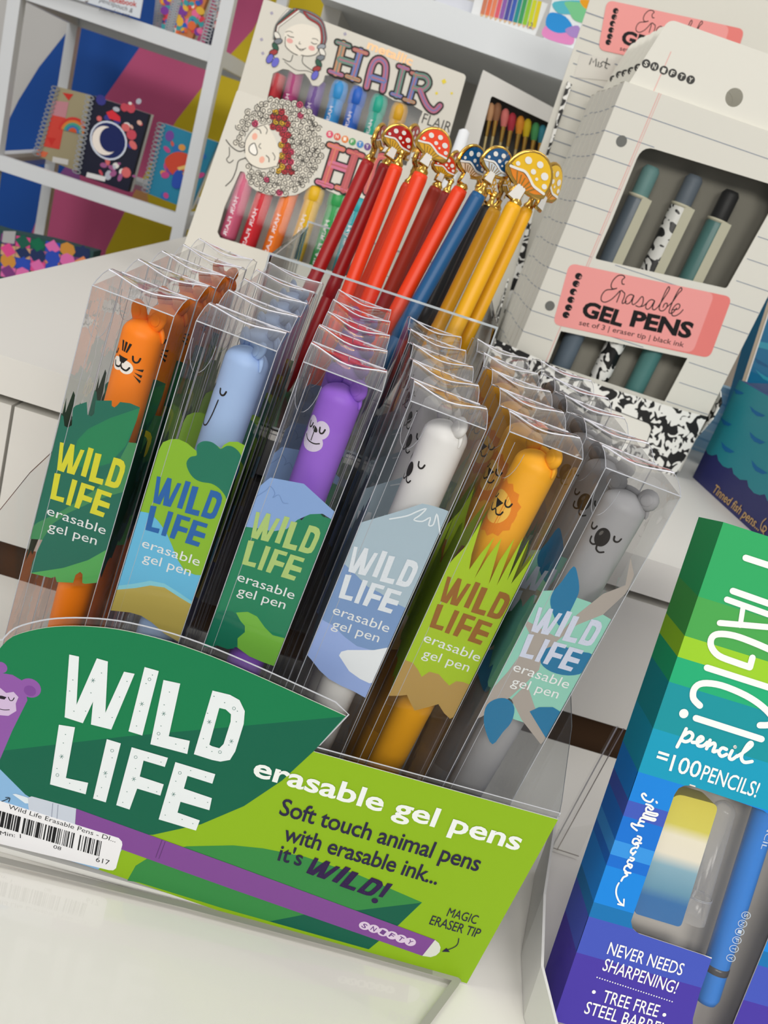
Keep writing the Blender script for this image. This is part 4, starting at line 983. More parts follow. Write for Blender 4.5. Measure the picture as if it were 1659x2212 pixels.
    for nm, col, p, q, cp in (('red', '#b3222c', (505, 395), (420, 690), None), ('magenta', '#a83070', (600, 380), (515, 720), None), ('violet', '#6a4a90', (722, 430), (630, 770), None), ('sky blue', '#2f8fd0', (845, 440), (745, 800), .74), ('royal blue', '#1f5fc0', (948, 470), (850, 830), .74), ('teal green', '#1fa58c', (1062, 515), (965, 870), .74), ('golden yellow', '#d6a018', (1172, 560), (1080, 900), .74)):
        hair_pen(pl, p, q, pl.mm(700, 250)*17.5, col, f'{nm} hair pen in the window of the metallic set', g, cp, word=nm not in ('red', 'golden yellow'))
    # low white block that lifts the back box
    y0 = .925
    mb = MB(); mb.box((fl[0]+.005, .90, TOP), (fr[0]-.012, .962, TOP+.0595), WHITE)
    tag(mb.build('riser_block', None, (.0, .93, TOP)), 'low white block lifting the metallic hair pen box', 'riser')
hair_back()

# front box: curly-haired girl
HF = leaned(.80, TOP, 15)
def hair_front():
    pl = HF
    a, b = q2(283, 488), q2(0, 1310); c, d = q2(1130, 775), q2(930, 1400)
    out = corner([pl.px(*a), foot_edge(pl, a, b), foot_edge(pl, c, d), pl.px(*c)], [.002, 0, 0, .002])
    t = thing('hair_pen_box', 'cream box of hair pens with a curly-haired girl, in front of the plaits box', 'box', tuple(pl.w(0, 0)))
    die = z2((300, 930), (320, 935), (335, 965), (350, 1010), (395, 1040), (440, 1055), (520, 1068), (600, 1060), (650, 1035), (690, 1005), (730, 1010), (775, 1035), (830, 1060), (880, 1050), (1000, 1090), (880, 1500), (560, 1400), (190, 1290), (175, 1260), (215, 1120))
    hole = [pl.px(*p) for p in die]
    mb = carton(t, pl, out, hole, .026, inner='#cfcabd')
    k = pl.mm(600, 300)/2.5136
    S = lambda pts, w, c=INK, n=4e-4, cl=False: mb.stroke(pl, cr([pl.px(*q2(*p)) for p in pts], cl, 4), w*k, c, n, cl)
    rc = random.Random(2)
    for j in range(20):
        for i in range(17):
            x = 262+i*33+(16 if j % 2 else 0); y = 512+j*29+(x-262)*.16
            if ((x-508)/238)**2+((y-792)/262)**2 > 1: continue
            if ((x-415)/104)**2+((y-795)/128)**2 < 1: continue
            if x < 330 and 790 < y < 930: continue
            band = -18 < (x-(490+ (y-700)*.12)) < 75
            col = rc.choice(['#b83038', '#b83038', '#c8385a', '#c03440', '#d8a828']) if band and 590 < y < 960 else ('#c8446a' if rc.random() < .07 else '#e2dccd')
            swirl(mb, pl, pl.px(*q2(x+rc.uniform(-4, 4), y+rc.uniform(-4, 4))), 21*k, mat(col, .6), 3e-4+(i+j*20) % 7*1e-5, rc.uniform(0, 6))
    mb.poly(pl, cr([pl.px(*q2(*p)) for p in ((440, 668), (375, 700), (330, 760), (325, 830), (355, 890), (420, 920), (490, 905), (512, 840), (495, 770), (465, 710))], True, 3), '#e6dfd0', 4.5e-4)
    N = 4.8e-4
    S([(448, 672), (372, 702), (328, 765), (324, 830)], 4, INK, N); S([(325, 855), (360, 895), (420, 918), (488, 905)], 4, INK, N)
    S([(388, 700), (405, 706), (412, 725)], 5, INK, N); S([(430, 685), (446, 705), (440, 728)], 4, INK, N); S([(440, 845), (455, 860), (455, 880)], 5, INK, N); S([(475, 830), (488, 852), (484, 870)], 4, INK, N)
    S([(410, 780), (400, 795), (412, 808)], 4, INK, N)
    mb.poly(pl, cr([pl.px(*q2(*p)) for p in ((375, 778), (352, 795), (352, 825), (378, 842), (392, 830), (388, 800))], True, 3), '#f3efe6', N); S([(375, 778), (350, 795), (350, 825), (378, 844), (392, 830), (386, 800)], 5, INK, N+2e-5, True)
    for x, y in ((378, 742), (417, 868)): mb.poly(pl, ell(pl.px(*q2(x, y)), 15*k, 19*k), '#eeb09a', N)
    S([(222, 760), (250, 795), (290, 822), (325, 815)], 5, INK, N); S([(325, 860), (290, 875), (278, 920), (255, 975), (220, 1010)], 5, INK, N); S([(262, 870), (240, 885), (225, 865), (240, 845), (240, 800)], 4, INK, N)
    rb = [mat(c, .4, .5) for c in ('#b8343a', '#c8603a', '#c0527a', '#a8262e')]
    tuscan(mb, pl, [[(820, 800), (757, 1000)], [(925, 835), (860, 1030)], [(795, 892), (888, 922)]], 40, rb, 4e-4, 38)
    tuscan(mb, pl, [[(985, 1040), (1030, 880), (1070, 850), (1105, 890), (1075, 1060)]], 36, rb, 4.6e-4, 30)
    for x, c, ch in ((785, '#d84a6a', 'S'), (826, '#d8604a', 'N'), (868, '#e0803a', 'I'), (908, '#4a9a5a', 'F'), (950, '#4a86c0', 'T'), (990, '#6a4a8a', 'Y')):
        u, v = pl.px(*q2(x, 730+(x-785)*.33)); mb.poly(pl, ell((u, v), 20*k), c, 4e-4)
        mb.text(pl, ch, (u-8*k, v-9*k), (u+8*k, v-9*k+3*k), 20*k, mat('#efe8da'), 4.2e-4, bold=.02, local=True)
    mb.pstroke(pl, [(612, 583), (606, 578), (598, 580), (596, 588), (602, 592)], 2.5, '#6fa0c8', 4e-4)
    mb.build('front_card', t)
    mb = MB(); mb.poly(pl, hole, clear((.97, .97, .98), gain=.3), -.0012); mb.build('window_film', t)
    g = 'hair pens in the curly-haired box'
    for nm, col, p, q, cp in (('dusty pink', '#cf5f7e', (335, 930), (215, 1300), None), ('red', '#cf202c', (445, 990), (315, 1370), None), ('orange', '#f0781c', (575, 1010), (435, 1420), None), ('mustard yellow', '#e0b010', (715, 1000), (575, 1440), .80), ('leaf green', '#2f9a50', (840, 1030), (705, 1470), .80), ('turquoise', '#2aa0a8', (960, 1060), (830, 1500), .80)):
        hair_pen(pl, p, q, pl.mm(560, 460)*19, col, f'{nm} hair pen in the window of the curly-haired box', g, cp)
hair_front()

# ---------------------------------------------------------------- shelf riser behind, with boxes on it
RSY = 1.03
def riser():
    pl = front(RSY)
    zt = (pl.px(1000, 20)[1]+pl.px(1246, 110)[1])/2; zl = (pl.px(1000, 99)[1]+pl.px(1230, 179)[1])/2
    xa, xb = pl.px(690, -20)[0], .62
    t = thing('shelf_riser', 'white raised shelf running behind the hair pens, boxes of art supplies on it', 'shelf', ((xa+xb)/2, RSY+.15, TOP))
    mb = MB(); mb.box((xa, RSY, zl), (xb, RSY+.32, zt), mat('#dfe3e6', .5, .4)); mb.build('board', t)
    for x in (xa, xb-.02):
        mb = MB(); mb.box((x, RSY+.05, TOP), (x+.02, RSY+.32, zl), WHITE); mb.build('side_panel', t)
    mb = MB(); mb.box((xa+.02, RSY+.305, TOP), (xb-.02, RSY+.318, zl), mat('#b9b6ae', .6)); mb.build('back_panel', t)
    return zt
RZ = riser()
def flatbox(name, label, cat, pts, Y, z0, depth, base, art, group=None):
    pl = front(Y); q = [pl.px(*p) for p in pts]; dz = z0-min(v for u, v in q); q = [(u, v+dz) for u, v in q]
    c = (sum(u for u, v in q)/len(q), Y+depth/2, z0)
    mb = MB(); mb.slab(pl, q, base, -depth, 0)
    art(mb, pl, lambda *p: [(a, b+dz) for a, b in (pl.px(*i) for i in z3(*p))])
    return tag(mb.build(name, None, c), label, cat, group)
def art_pencils(mb, pl, P):
    cs = ['#c87a5a', '#e0704a', '#e0805a', '#d85a6a', '#8a5aa8', '#4a4a9a', '#3a5ab0', '#1a8a8a', '#3a9a5a', '#8ac030', '#c8d020', '#d8c81a']
    for i, c in enumerate(cs):
        x = 112+i*25.5; y = 22+i*6.4
        mb.poly(pl, P((x+22, y-110), (x+44, y-104), (x+10, y+38), (x-12, y+32)), c, .0004)
        mb.poly(pl, P((x+10, y+38), (x-12, y+32), (x-8, y+52)), '#d8b48a', .0004)
    mb.text(pl, '12', P((352, 128))[0], P((380, 138))[0], .006, mat('#6a6a70'), .0005, local=True)
    mb.poly(pl, P((75, 62), (140, 78), (138, 88), (73, 72)), '#c2c8cc', .0005)
flatbox('pencil_box', 'white box printed with a row of coloured pencils on the raised shelf', 'box', z3((95, -120), (470, 0), (393, 190), (48, 62)), RSY+.02, RZ, .03, '#e2e4e4', art_pencils)
def art_pad(mb, pl, P):
    for pts, c in (([(500, 0), (700, 0), (690, 90), (600, 70), (520, 60)], '#58b8c8'), ([(560, 0), (690, 20), (680, 110), (610, 100), (580, 50)], '#7ac890'), ([(640, -10), (700, -5), (692, 40), (660, 30)], '#e8a020'), ([(475, 60), (560, 80), (600, 150), (520, 170), (455, 130)], '#2a90d8'), ([(455, 130), (520, 165), (600, 175), (590, 235), (440, 190)], '#e08ac0')):
        mb.poly(pl, cr(P(*pts), True, 4), mat(c, .7), .0004)
    mb.poly(pl, cr(P((560, 150), (630, 130), (640, 190), (590, 190)), True, 4), '#a888c8', .0005)
flatbox('painting_pad', 'pad with a rainbow watercolour cover standing on the raised shelf end', 'pad', z3((500, -60), (730, 10), (640, 275), (437, 212)), RSY+.015, RZ, .012, '#e6ecee', art_pad)
flatbox('supply_box', 'pale blank carton beside the coloured pencil box on the raised shelf', 'box', z2((1360, -90), (1610, -10), (1560, 66), (1375, 2)), RSY+.03, RZ, .05, '#d2d4dc', lambda mb, pl, P: None)
flatbox('crayon_set', 'clear-wrapped set of dark to red crayons above the gel pen header', 'crayon set', z3((1390, -100), (1580, -60), (1510, 118), (1363, 62)), 1.075, RZ, .015, '#c9c9c6',
        lambda mb, pl, P: [mb.poly(pl, P((1392+i*27, -60+i*9), (1414+i*27, -53+i*9), (1394+i*23, 72+i*8), (1372+i*23, 64+i*8)), c, .0006) for i, c in enumerate(['#4a4450', '#3a4a7a', '#3a7a50', '#c8b030', '#e07a30', '#b83030'])])

# ---------------------------------------------------------------- brush set under the shelf
BP = leaned(.985, TOP, 3)
def brushes():
    pl = BP
    a, b, c = q3(110, 380), q3(0, 730), q3(500, 590)
    out = [pl.px(*a), foot_edge(pl, a, b), foot_edge(pl, c, q3(440, 900)), pl.px(*c)]
    t = thing('brush_box', 'white boxed set of paintbrushes with gold ferrules under the raised shelf', 'box', tuple(pl.w(0, 0)))
    hole = corner([pl.px(*p) for p in z3((155, 520), (478, 672), (400, 1010), (60, 880))], .003)
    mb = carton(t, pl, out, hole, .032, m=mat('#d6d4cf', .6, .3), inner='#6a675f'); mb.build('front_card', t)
    mb = MB(); mb.poly(pl, hole, clear((.96, .96, .97), gain=.4), -.0012); mb.build('window_film', t)
    for nm, col, x, y in (('tan', '#c8966a', 152, 600), ('brown', '#9a6a48', 190, 600), ('coral', '#e07a72', 232, 632), ('crimson', '#b83040', 270, 655), ('orange', '#e8942a', 315, 672), ('yellow', '#e0c020', 354, 688), ('green', '#4a9a5a', 398, 708), ('teal', '#3a8a9a', 436, 722)):
        tip, neck, end = pl.at(*q3(x+6, y-46), -.008), pl.at(*q3(x-8, y+52), -.008), pl.at(*q3(x-52, y+300), -.008)
        b = thing('paintbrush', f'{nm}-tipped paintbrush in the window of the brush set', 'paintbrush', tuple(end), 'brushes in the boxed set')
        r = pl.mm(1100, 300)*6.4
        mb = MB(); mb.tube([neck, neck+(tip-neck)*.5, neck+(tip-neck)*.85, tip], [r*1.1, r*1.6, r*1.4, r*.6], mat(col, .6), 10); mb.build('bristles', b)
        mb = MB(); mb.tube([neck+(end-neck)*.34, neck], [r*.75, r*1.05], GOLD, 10); mb.build('ferrule', b)
        mb = MB(); mb.tube([end, neck+(end-neck)*.34], [r*.5, r*.6], mat('#d9c48a', .25, .5, metal=.6), 10); mb.build('handle', b)
brushes()
# slim white bottle between the hair box and the brush set
pl = front(.86); mb = MB(); p0 = pl.at(*q2(1470, 860)); p0 = V3((p0.x, p0.y, TOP)); zt = pl.px(*q2(1486, 690))[1]
mb.lathe([(.0075, 0), (.0075, zt-TOP-.05), (.0068, zt-TOP-.045), (.005, zt-TOP-.002), (.002, zt-TOP)], mat('#e8ebee', .4), 20, Matrix.Translation(p0))
tag(mb.build('white_marker', None, tuple(p0)), 'slim white tapered marker standing behind the red mushroom pens', 'marker')
# ---------------------------------------------------------------- mushroom pens in their clear holder
z4 = zz(650, 240, 2.765)
def q4(x, y): return (650+x/2.765, 240+y/2.765)
def charm(t, c, R, yaw, tilt, cap, gill, n=0):
    """enamelled mushroom charm: gold body with coloured fields on both faces"""
    yw = math.radians(yaw)
    u = V3((math.cos(yw), math.sin(yw), 0)); v0 = V3((0, 0, 1)); nrm = u.cross(v0)
    a = math.radians(tilt); U = u*math.cos(a)-v0*math.sin(a); V = v0*math.cos(a)+u*math.sin(a)
    dome = [(math.cos(PI*i/14)*1.0, math.sin(PI*i/14)*1.05+.02) for i in range(15)]
    low = [(-1.02, -.12), (-.85, -.30), (-.45, -.42), (-.22, -.46), (-.25, -.75), (-.3, -.98), (.3, -.98), (.25, -.75), (.22, -.46), (.45, -.42), (.85, -.30), (1.02, -.12)]
    out = dome+low
    sc = lambda pts, k=1.0: [(x*R*k, y*R*k) for x, y in pts]
    mb = MB(); pl = Plane(c, U, V); mb.slab(pl, sc(out), GOLD, -.0013, .0013)
    mb.tube([pl.w(x*R, y*R, 0) for x, y in out+out[:1]], .0011, GOLD, 6)
    mb.build('gold_body', t)
    mb = MB()
    for P_ in (Plane(c, U, V), Plane(c, -U, V)):
        mir = 1 if P_.U.dot(U) > 0 else -1
        f = lambda pts: [(x*R*mir, y*R) for x, y in pts]
        capm = mat(cap, .18, .6, coat=.8)
        mb.poly(P_, f([(x*.93, y*.93+.03) for x, y in dome]+[(-.7, .02), (-.3, .16), (0, .10), (.35, -.02), (.7, .0)]), capm, .0016)
        mb.poly(P_, f([(-.9, -.10), (-.6, -.03), (-.3, .06), (0, .02), (.35, -.10), (.7, -.10), (.92, -.08), (.6, -.28), (.25, -.38), (-.25, -.38), (-.6, -.28)]), mat(gill, .2, .6, coat=.6), .0016)
        for k in (-.55, -.32, -.12, .12, .32, .55): mb.stroke(P_, f([(k, -.03), (k*.55, -.36)]), R*.05, GOLD, .0018, cap=False)
        mb.stroke(P_, cr(f([(-.92, -.06), (-.6, .04), (-.3, .14), (.0, .08), (.35, -.05), (.7, -.04), (.92, -.02)]), False, 4), R*.10, mat('#f2efe8', .25, .5), .0021)
        for x, y, r in ((-.45, .55, .16), (.05, .72, .15), (.5, .5, .17), (0, .35, .12), (-.72, .2, .10), (.75, .2, .12), (.3, .22, .07)):
            mb.poly(P_, ell((x*R*mir, y*R), r*R, r*R*.85, n=12), mat('#f2efe8', .25, .5), .0019)
        mb.poly(P_, f([(-.2, -.34), (.2, -.34), (.24, -.7), (.29, -.93), (-.29, -.93), (-.24, -.7)]), mat('#f2efe8', .25, .5), .0017)
    mb.build('enamel', t)
MPEN = []
def mush_pen(label, col, top, low, w, Yt, Yb, cc=None, R=0, yaw=0, tilt=8, cap='#c22', gill='#e8b020', seam=None):
    a = front(Yt).at(*q4(*top)); b = front(Yb).at(*q4(*low)); ax = (a-b).normalized()
    s = (b.z-(TOP+.004))/ax.z; b = b-ax*s
    r = w/2.765/2*a.y/FPX*1.06
    L = (a-b).length
    MPEN.append((b.copy(), a.copy(), r, ax.copy()))
    t = thing('mushroom_pen', label, 'pen', tuple(b), 'mushroom-topped pens in the clear holder')
    T = Matrix.Translation(b) @ ax.to_track_quat('Z', 'Y').to_matrix().to_4x4(); m = mat(col, .42, .45)
    j = L*.42 if seam is None else seam
    mb = MB(); mb.lathe([(.0004, 0), (r*.35, .004), (r*.8, .02), (r*.94, .024), (r, .03), (r, j), (r*.94, j+.0006), (r*.94, j+.0012), (r*1.05, j+.0018), (r*1.05, j+.012), (r, j+.013), (r, L-.003), (r*.9, L), (.0004, L+.0002)], m, 20, T); mb.build('barrel', t)
    mb = MB(); mb.lathe([(r*.75, L), (r*.8, L+.002), (r*.45, L+.004), (r*.42, L+.007), (r*.6, L+.009), (r*.3, L+.011), (.0003, L+.0115)], GOLD, 16, T); mb.build('collar', t)
    cpos = a+ax*.010
    if cc is not None: cpos = front(Yt).at(*q4(*cc))
    charm(t, cpos, R*1.06*Yt/FPX/2.765, yaw, tilt, cap, gill)
    return t
RD, OR, BLU, YE = '#b80f10', '#f23c02', '#085488', '#f2b000'
mush_pen('dark red mushroom pen at the end of the holder towards the hair pens', '#a4070a', (405, 300), (95, 970), 72, .60, .585, (462, 185), 84, 74, 8, RD)
mush_pen('dark red mushroom pen second from the hair pen end', '#a4070a', (508, 325), (205, 1020), 72, .612, .598, (655, 190), 84, 68, 2, RD)
mush_pen('orange mushroom pen with a red spotted cap', OR, (572, 330), (288, 1060), 76, .57, .555, (572, 190), 82, 18, 14, RD)
mush_pen('orange mushroom pen with an orange spotted cap facing out', OR, (718, 375), (420, 1085), 84, .555, .545, (785, 225), 92, 10, 14, '#ff4a14')
mush_pen('orange mushroom pen tucked behind the orange-capped one', '#e63a06', (640, 440), (372, 1060), 66, .60, .58, (700, 300), 70, 72, 8, '#e0401a')
mush_pen('brick red mushroom pen in the middle of the holder with a small red cap', '#a82605', (808, 462), (560, 1010), 74, .605, .588, (850, 345), 66, 25, 8, '#d8351a')
mush_pen('deep red mushroom pen behind the middle orange one', '#860b04', (866, 490), (640, 1000), 62, .650, .632, (905, 330), 70, 66, 4, RD)
mush_pen('orange mushroom pen beside the blue one with its cap turned edge on', OR, (955, 465), (588, 1160), 82, .55, .538, (1010, 330), 96, 40, 10, BLU, '#f0d0b0')
mush_pen('blue mushroom pen with a blue spotted cap', BLU, (1064, 497), (640, 1250), 84, .545, .53, (1160, 330), 88, 22, 14, BLU, '#d8e0e6')
mush_pen('black mushroom pen added as the dark shadow gap behind the blue one', '#050507', (1120, 575), (880, 1090), 70, .615, .60, (1120, 470), 60, 60, 8, '#e0a818')  # black barrel stands in for the shade between the pens
mush_pen('black mushroom pen added as the deep shadow furthest inside the holder', '#050507', (1060, 560), (800, 1090), 70, .650, .635, (1080, 400), 60, 66, 8, BLU)  # added too, to darken the gap deeper in the holder
mush_pen('ochre mushroom pen shaded behind the yellow pens', '#e2a508', (1160, 590), (845, 1240), 74, .578, .565, (1215, 455), 70, 62, 10, '#f0b818')
mush_pen('yellow mushroom pen with a yellow spotted cap facing out', YE, (1275, 560), (920, 1310), 88, .545, .53, (1350, 405), 128, 12, 20, '#f6c40e', '#f08a10')
mush_pen('yellow mushroom pen at the end of the holder by the marbled tray', YE, (1352, 585), (1010, 1320), 70, .565, .55, (1470, 460), 116, 52, 12, '#f6c40e', '#f09a20')
def holder():
    zt = TOP+.098
    xz = [b+ax*((zt-b.z)/ax.z) for b, a, r, ax in MPEN]
    x0 = min(p[0].x-p[2] for p in MPEN)-.004; x1 = max(q.x+p[2] for q, p in zip(xz, MPEN))+.004
    y0 = min(min(p[0].y, q.y)-p[2] for q, p in zip(xz, MPEN))-.004; y1 = max(max(p[0].y, q.y)+p[2] for q, p in zip(xz, MPEN))+.004
    print('HOLDER', x0, x1, y0, y1)
    t = thing('pen_holder', 'clear acrylic holder full of mushroom-topped pens', 'pen holder', ((x0+x1)/2, .59, TOP))
    mb = MB(); mb.box((x0, y0, TOP), (x1, y1, TOP+.002), clear((.94, .95, .95))); mb.build('base', t)
    ac = clear((.96, .97, .97), gain=1.2)
    def sheet(name, pl, pts):
        mb = MB(); mb.slab(pl, pts, ac, -.001, .001); mb.stroke(pl, pts, .0016, mat('#c9d2d6', .15, .6, coat=.6), .0012, closed=True); mb.build(name, t)
    hs = zt-TOP-.002
    for y, h in ((y0, hs), (y1, hs*1.12)): sheet('panel', front(y, TOP+.002, x0), [(0, 0), (x1-x0, 0), (x1-x0, h), (0, h)])
    for f in (0, 1):
        sheet('divider', Plane((x0+(x1-x0)*f, y0, TOP+.002), (0, 1, 0), (0, 0, 1)), [(.002, 0), (y1-y0-.002, 0), (y1-y0-.002, hs*1.08), (.002, hs*.98)])
holder()

# ---------------------------------------------------------------- erasable gel pen display
GY = .725
GP = front(GY)
z5 = zz(1050, 480, 2.724)
def q5(x, y): return (1050+x/2.724, 480+y/2.724)
LINED = mat('#dedcd2', .65, .25, name='lined_paper_card')
RULE, MARG, PINK, PINK2, SOOT = mat('#7f8a9c'), mat('#e3b3ac'), mat('#f2a09c', .6, .25), mat('#ea827c', .6, .25), mat('#141214', .6)
def script_word(mb, pl, f, w, m, n):
    """Erasable in looping handwriting, f places a point of the enlarged front label"""
    for s in (
      [(812,365),(800,362),(800,340),(815,325),(803,312),(775,315),(745,345),(735,375),(745,392),(770,388),(745,395),(705,400),(680,430),(678,460),(700,470),(735,455),(768,425),(785,405)],
      [(768,470),(785,425),(790,405),(798,402),(808,412),(815,418),(812,440),(800,470),(805,478),(825,465)],
      [(868,432),(850,425),(828,440),(818,468),(828,480),(848,470),(870,430),(858,470),(866,485),(890,468)],
      [(890,468),(915,438),(925,450),(918,485),(900,498),(880,490)],[(900,498),(925,492),(945,475)],
      [(990,462),(972,455),(950,470),(938,498),(948,512),(968,500),(992,462),(978,502),(988,516),(1010,500)],
      [(1010,500),(1050,440),(1075,400),(1078,382),(1068,385),(1045,430),(1020,495),(1022,518),(1042,520),(1062,500),(1065,478),(1050,480),(1040,500)],
      [(1062,500),(1095,470),(1130,420),(1150,400),(1148,385),(1135,395),(1105,450),(1078,515),(1080,535),(1098,532),(1120,505)],
      [(1100,515),(1130,510),(1140,490),(1130,480),(1112,490),(1092,520),(1095,548),(1115,550),(1140,535),(1158,515)]):
        mb.stroke(pl, cr([f(*p) for p in s], False, 5), w, m, n)
def block_word(mb, pl, word, f, p0, p1, h, m, n):
    a, b = f(*p0), f(*p1); k = math.dist(f(0, 0), f(0, 10))/10
    mb.text(pl, word, a, b, h*k, m, n, bold=.045, local=True)
def pink_label(mb, pl, f, n):
    q = [f(*p) for p in ((490, 240), (1448, 440), (1315, 800), (392, 600))]
    mb.poly(pl, corner(q, [.006]*4, 6), PINK2, n)
    mb.poly(pl, corner([f(*p) for p in ((490, 240), (1345, 418), (1215, 770), (392, 600))], [.006]*4, 6), PINK, n+3e-5)
    k = math.dist(f(0, 0), f(0, 10))/10
    script_word(mb, pl, f, 6.5*k, SOOT, n+6e-5)
    block_word(mb, pl, 'GEL', f, (556, 545), (795, 612), 94, SOOT, n+6e-5); block_word(mb, pl, 'PENS', f, (842, 606), (1200, 682), 98, SOOT, n+6e-5)
    mb.text(pl, 'set of 3 | eraser tip | black ink', f(545, 603), f(1160, 735), 33*k, SOOT, n+6e-5, bold=.006, local=True)
    for i, (x, y) in enumerate(((544, 318), (529, 362), (513, 409), (499, 456), (485, 502), (470, 545))):
        c = f(x, y); mb.poly(pl, ell(c, 23*k, 21*k, n=14), SOOT, n+6e-5)
        ch = 'SNIFTY'[i]; mb.text(pl, ch, (c[0]+9*k, c[1]+8*k), (c[0]+9*k-4*k, c[1]-9*k), 20*k, mat('#e8a09c'), n+8e-5, bold=.02, local=True)
def gel_box(first):
    pl = GP
    tl, bl, br = (1349.6, 175), (1108.7, 751.7), (1531, 882)
    uL, uR = pl.px(*bl)[0]-.0005, pl.px(*br)[0]
    z0 = TOP+.004; ztop = pl.px(*tl)[1]; a = pl.px(*tl)
    out = [a, (pl.px(*bl)[0], z0), (uR, z0), (a[0]+(uR-pl.px(*bl)[0])*1.0, ztop)]
    W_ = out[3][0]-out[0][0]
    win1 = corner([pl.px(*p) for p in z3((975, 790), (1700, 1010))]+[pl.px(*p) for p in z5((1700, -120), (1415, 390), (640, 215), (735, 0))], [.010, 0, 0, .002, .002, 0])
    ur = out[3][0]-.012
    win1 = clip(win1, None, ur)
    win2 = [pl.px(*p) for p in z5((440, 640), (1185, 800), (1050, 1055), (365, 830))]
    t = thing('gel_pen_box', 'ruled paper box of three erasable gel pens at the front of the marbled tray', 'box', (sum(p[0] for p in out)/4, GY+.02, z0), 'erasable gel pen boxes in the marbled tray')
    D_ = .0215
    mb = MB(); L = len(out)
    mb.add([pl.w(*p, 0) for p in out]+[pl.w(*p, -D_) for p in out], [(L+i, L+(i+1) % L, (i+1) % L, i) for i in range(L)], LINED)
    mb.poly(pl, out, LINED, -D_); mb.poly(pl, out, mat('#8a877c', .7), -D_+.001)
    # rules run round the side too
    sd = lambda i: (out[0][0]+(out[1][0]-out[0][0])*i, out[0][1]+(out[1][1]-out[0][1])*i)
    for i in range(1, 15):
        u, v = sd(i/15); mb.add([pl.w(u-.0001, v-.0003, -.012), pl.w(u-.0001, v+.0003, -.012), pl.w(u-.0001, v+.0003, 0), pl.w(u-.0001, v-.0003, 0)], [(0, 1, 2, 3)], RULE)
    mb.build('carton', t)
    mb = MB(); mb.slab(pl, out, LINED, -.0006, .0002, [win1, win2])
    # ruled lines, kept clear of the windows
    mk = lambda v: [(p, q) for p, q in ((out[0], out[1]), (out[3], out[2]))]
    def inwin(u, v):
        for w in (win1, win2):
            c = False
            for i in range(len(w)):
                (x0, y0), (x1, y1) = w[i-1], w[i]
                if (y0 > v) != (y1 > v) and u < (x1-x0)*(v-y0)/(y1-y0)+x0: c = not c
            if c: return True
        return False
    def rule(u0, v0, u1, v1, m, w):
        N = 60; run = []
        for i in range(N+1):
            f = i/N; p = (u0+(u1-u0)*f, v0+(v1-v0)*f)
            bad = inwin(p[0], p[1]) or inwin(p[0]+.001, p[1]) or inwin(p[0]-.001, p[1]) or inwin(p[0], p[1]+.001) or inwin(p[0], p[1]-.001)
            if not bad: run.append(p)
            if (bad or i == N) and len(run) > 1: mb.stroke(pl, [run[0], run[-1]], w, m, 2.6e-4, cap=False)
            if bad: run = []
    for i in range(1, 15):
        f = i/15; l = sd(f); rule(l[0], l[1], l[0]+W_-.0004, l[1], RULE, .00055)
    m0, m1 = pl.px(*q3(1065, 510)), pl.px(*q3(690, 1400)); mm_ = ((m1[0]-m0[0])/(m1[1]-m0[1]))
    e0, e1 = (m0[0]+(out[0][1]-m0[1])*mm_, out[0][1]), (m0[0]+(z0-m0[1])*mm_, z0)
    rule(*e0, *e1, MARG, .0007); rule(e0[0]+.0016, e0[1], e1[0]+.0016, e1[1], MARG, .0005)
    for q_, r in ((q3(862, 768), 32/2.5175), (q5(375, 492), 29/2.724)): mb.poly(pl, ell(pl.px(*q_), pl.mm(*q_)*r), '#6f706c', 3e-4)
    pink_label(mb, pl, lambda x, y: pl.px(*q5(x, y)), 3.2e-4)
    mb.build('front_card', t)
    # hang tab
    mb = MB(); tp = Plane(pl.w(a[0], ztop, -.004), (1, 0, 0), (0, .12, 1))
    hh = .049
    tab = corner([(.012, hh), (0, 0), (W_, 0), (W_+.012, hh)][::-1], [.006, 0, 0, .006])
    tab = [(x+.004, y) for x, y in tab]
    hc = tp.px(*q3(1475, 530)); ho = ell(hc, tp.mm(*q3(1475, 530))*52/2.5175, n=24)
    mb.slab(tp, tab, LINED, -.0006, 0, [ho])
    mb.stroke(tp, [tp.px(*q3(1132, 280)), tp.px(*q3(1035, 500))], .0007, MARG, 1e-4, cap=False)
    snifty(mb, tp, [q3(x, y) for x, y in ((996, 346), (1042, 362), (1092, 382), (1140, 398), (1190, 417), (1238, 434))], 26/2.5175, mat('#3a3937'), LINED, 1e-4, -.02)
    tp2 = [(0, 0), (W_, 0), (W_, -.02), (0, -.02)]
    mb.build('hang_tab', t)
    mb = MB(); v = [pl.w(a[0], ztop, 0), pl.w(out[3][0], ztop, 0), pl.w(out[3][0], ztop+.001, -D_), pl.w(a[0], ztop+.001, -D_)]
    mb.add(v, [(0, 1, 2, 3)], LINED); mb.build('top_flap', t)
    return t, pl, z0, win1, D_
GB, GPL, GZ0, GWIN, GD = gel_box(True)
WATER = clear((.93, .93, .92), gain=.6, rough=.12)
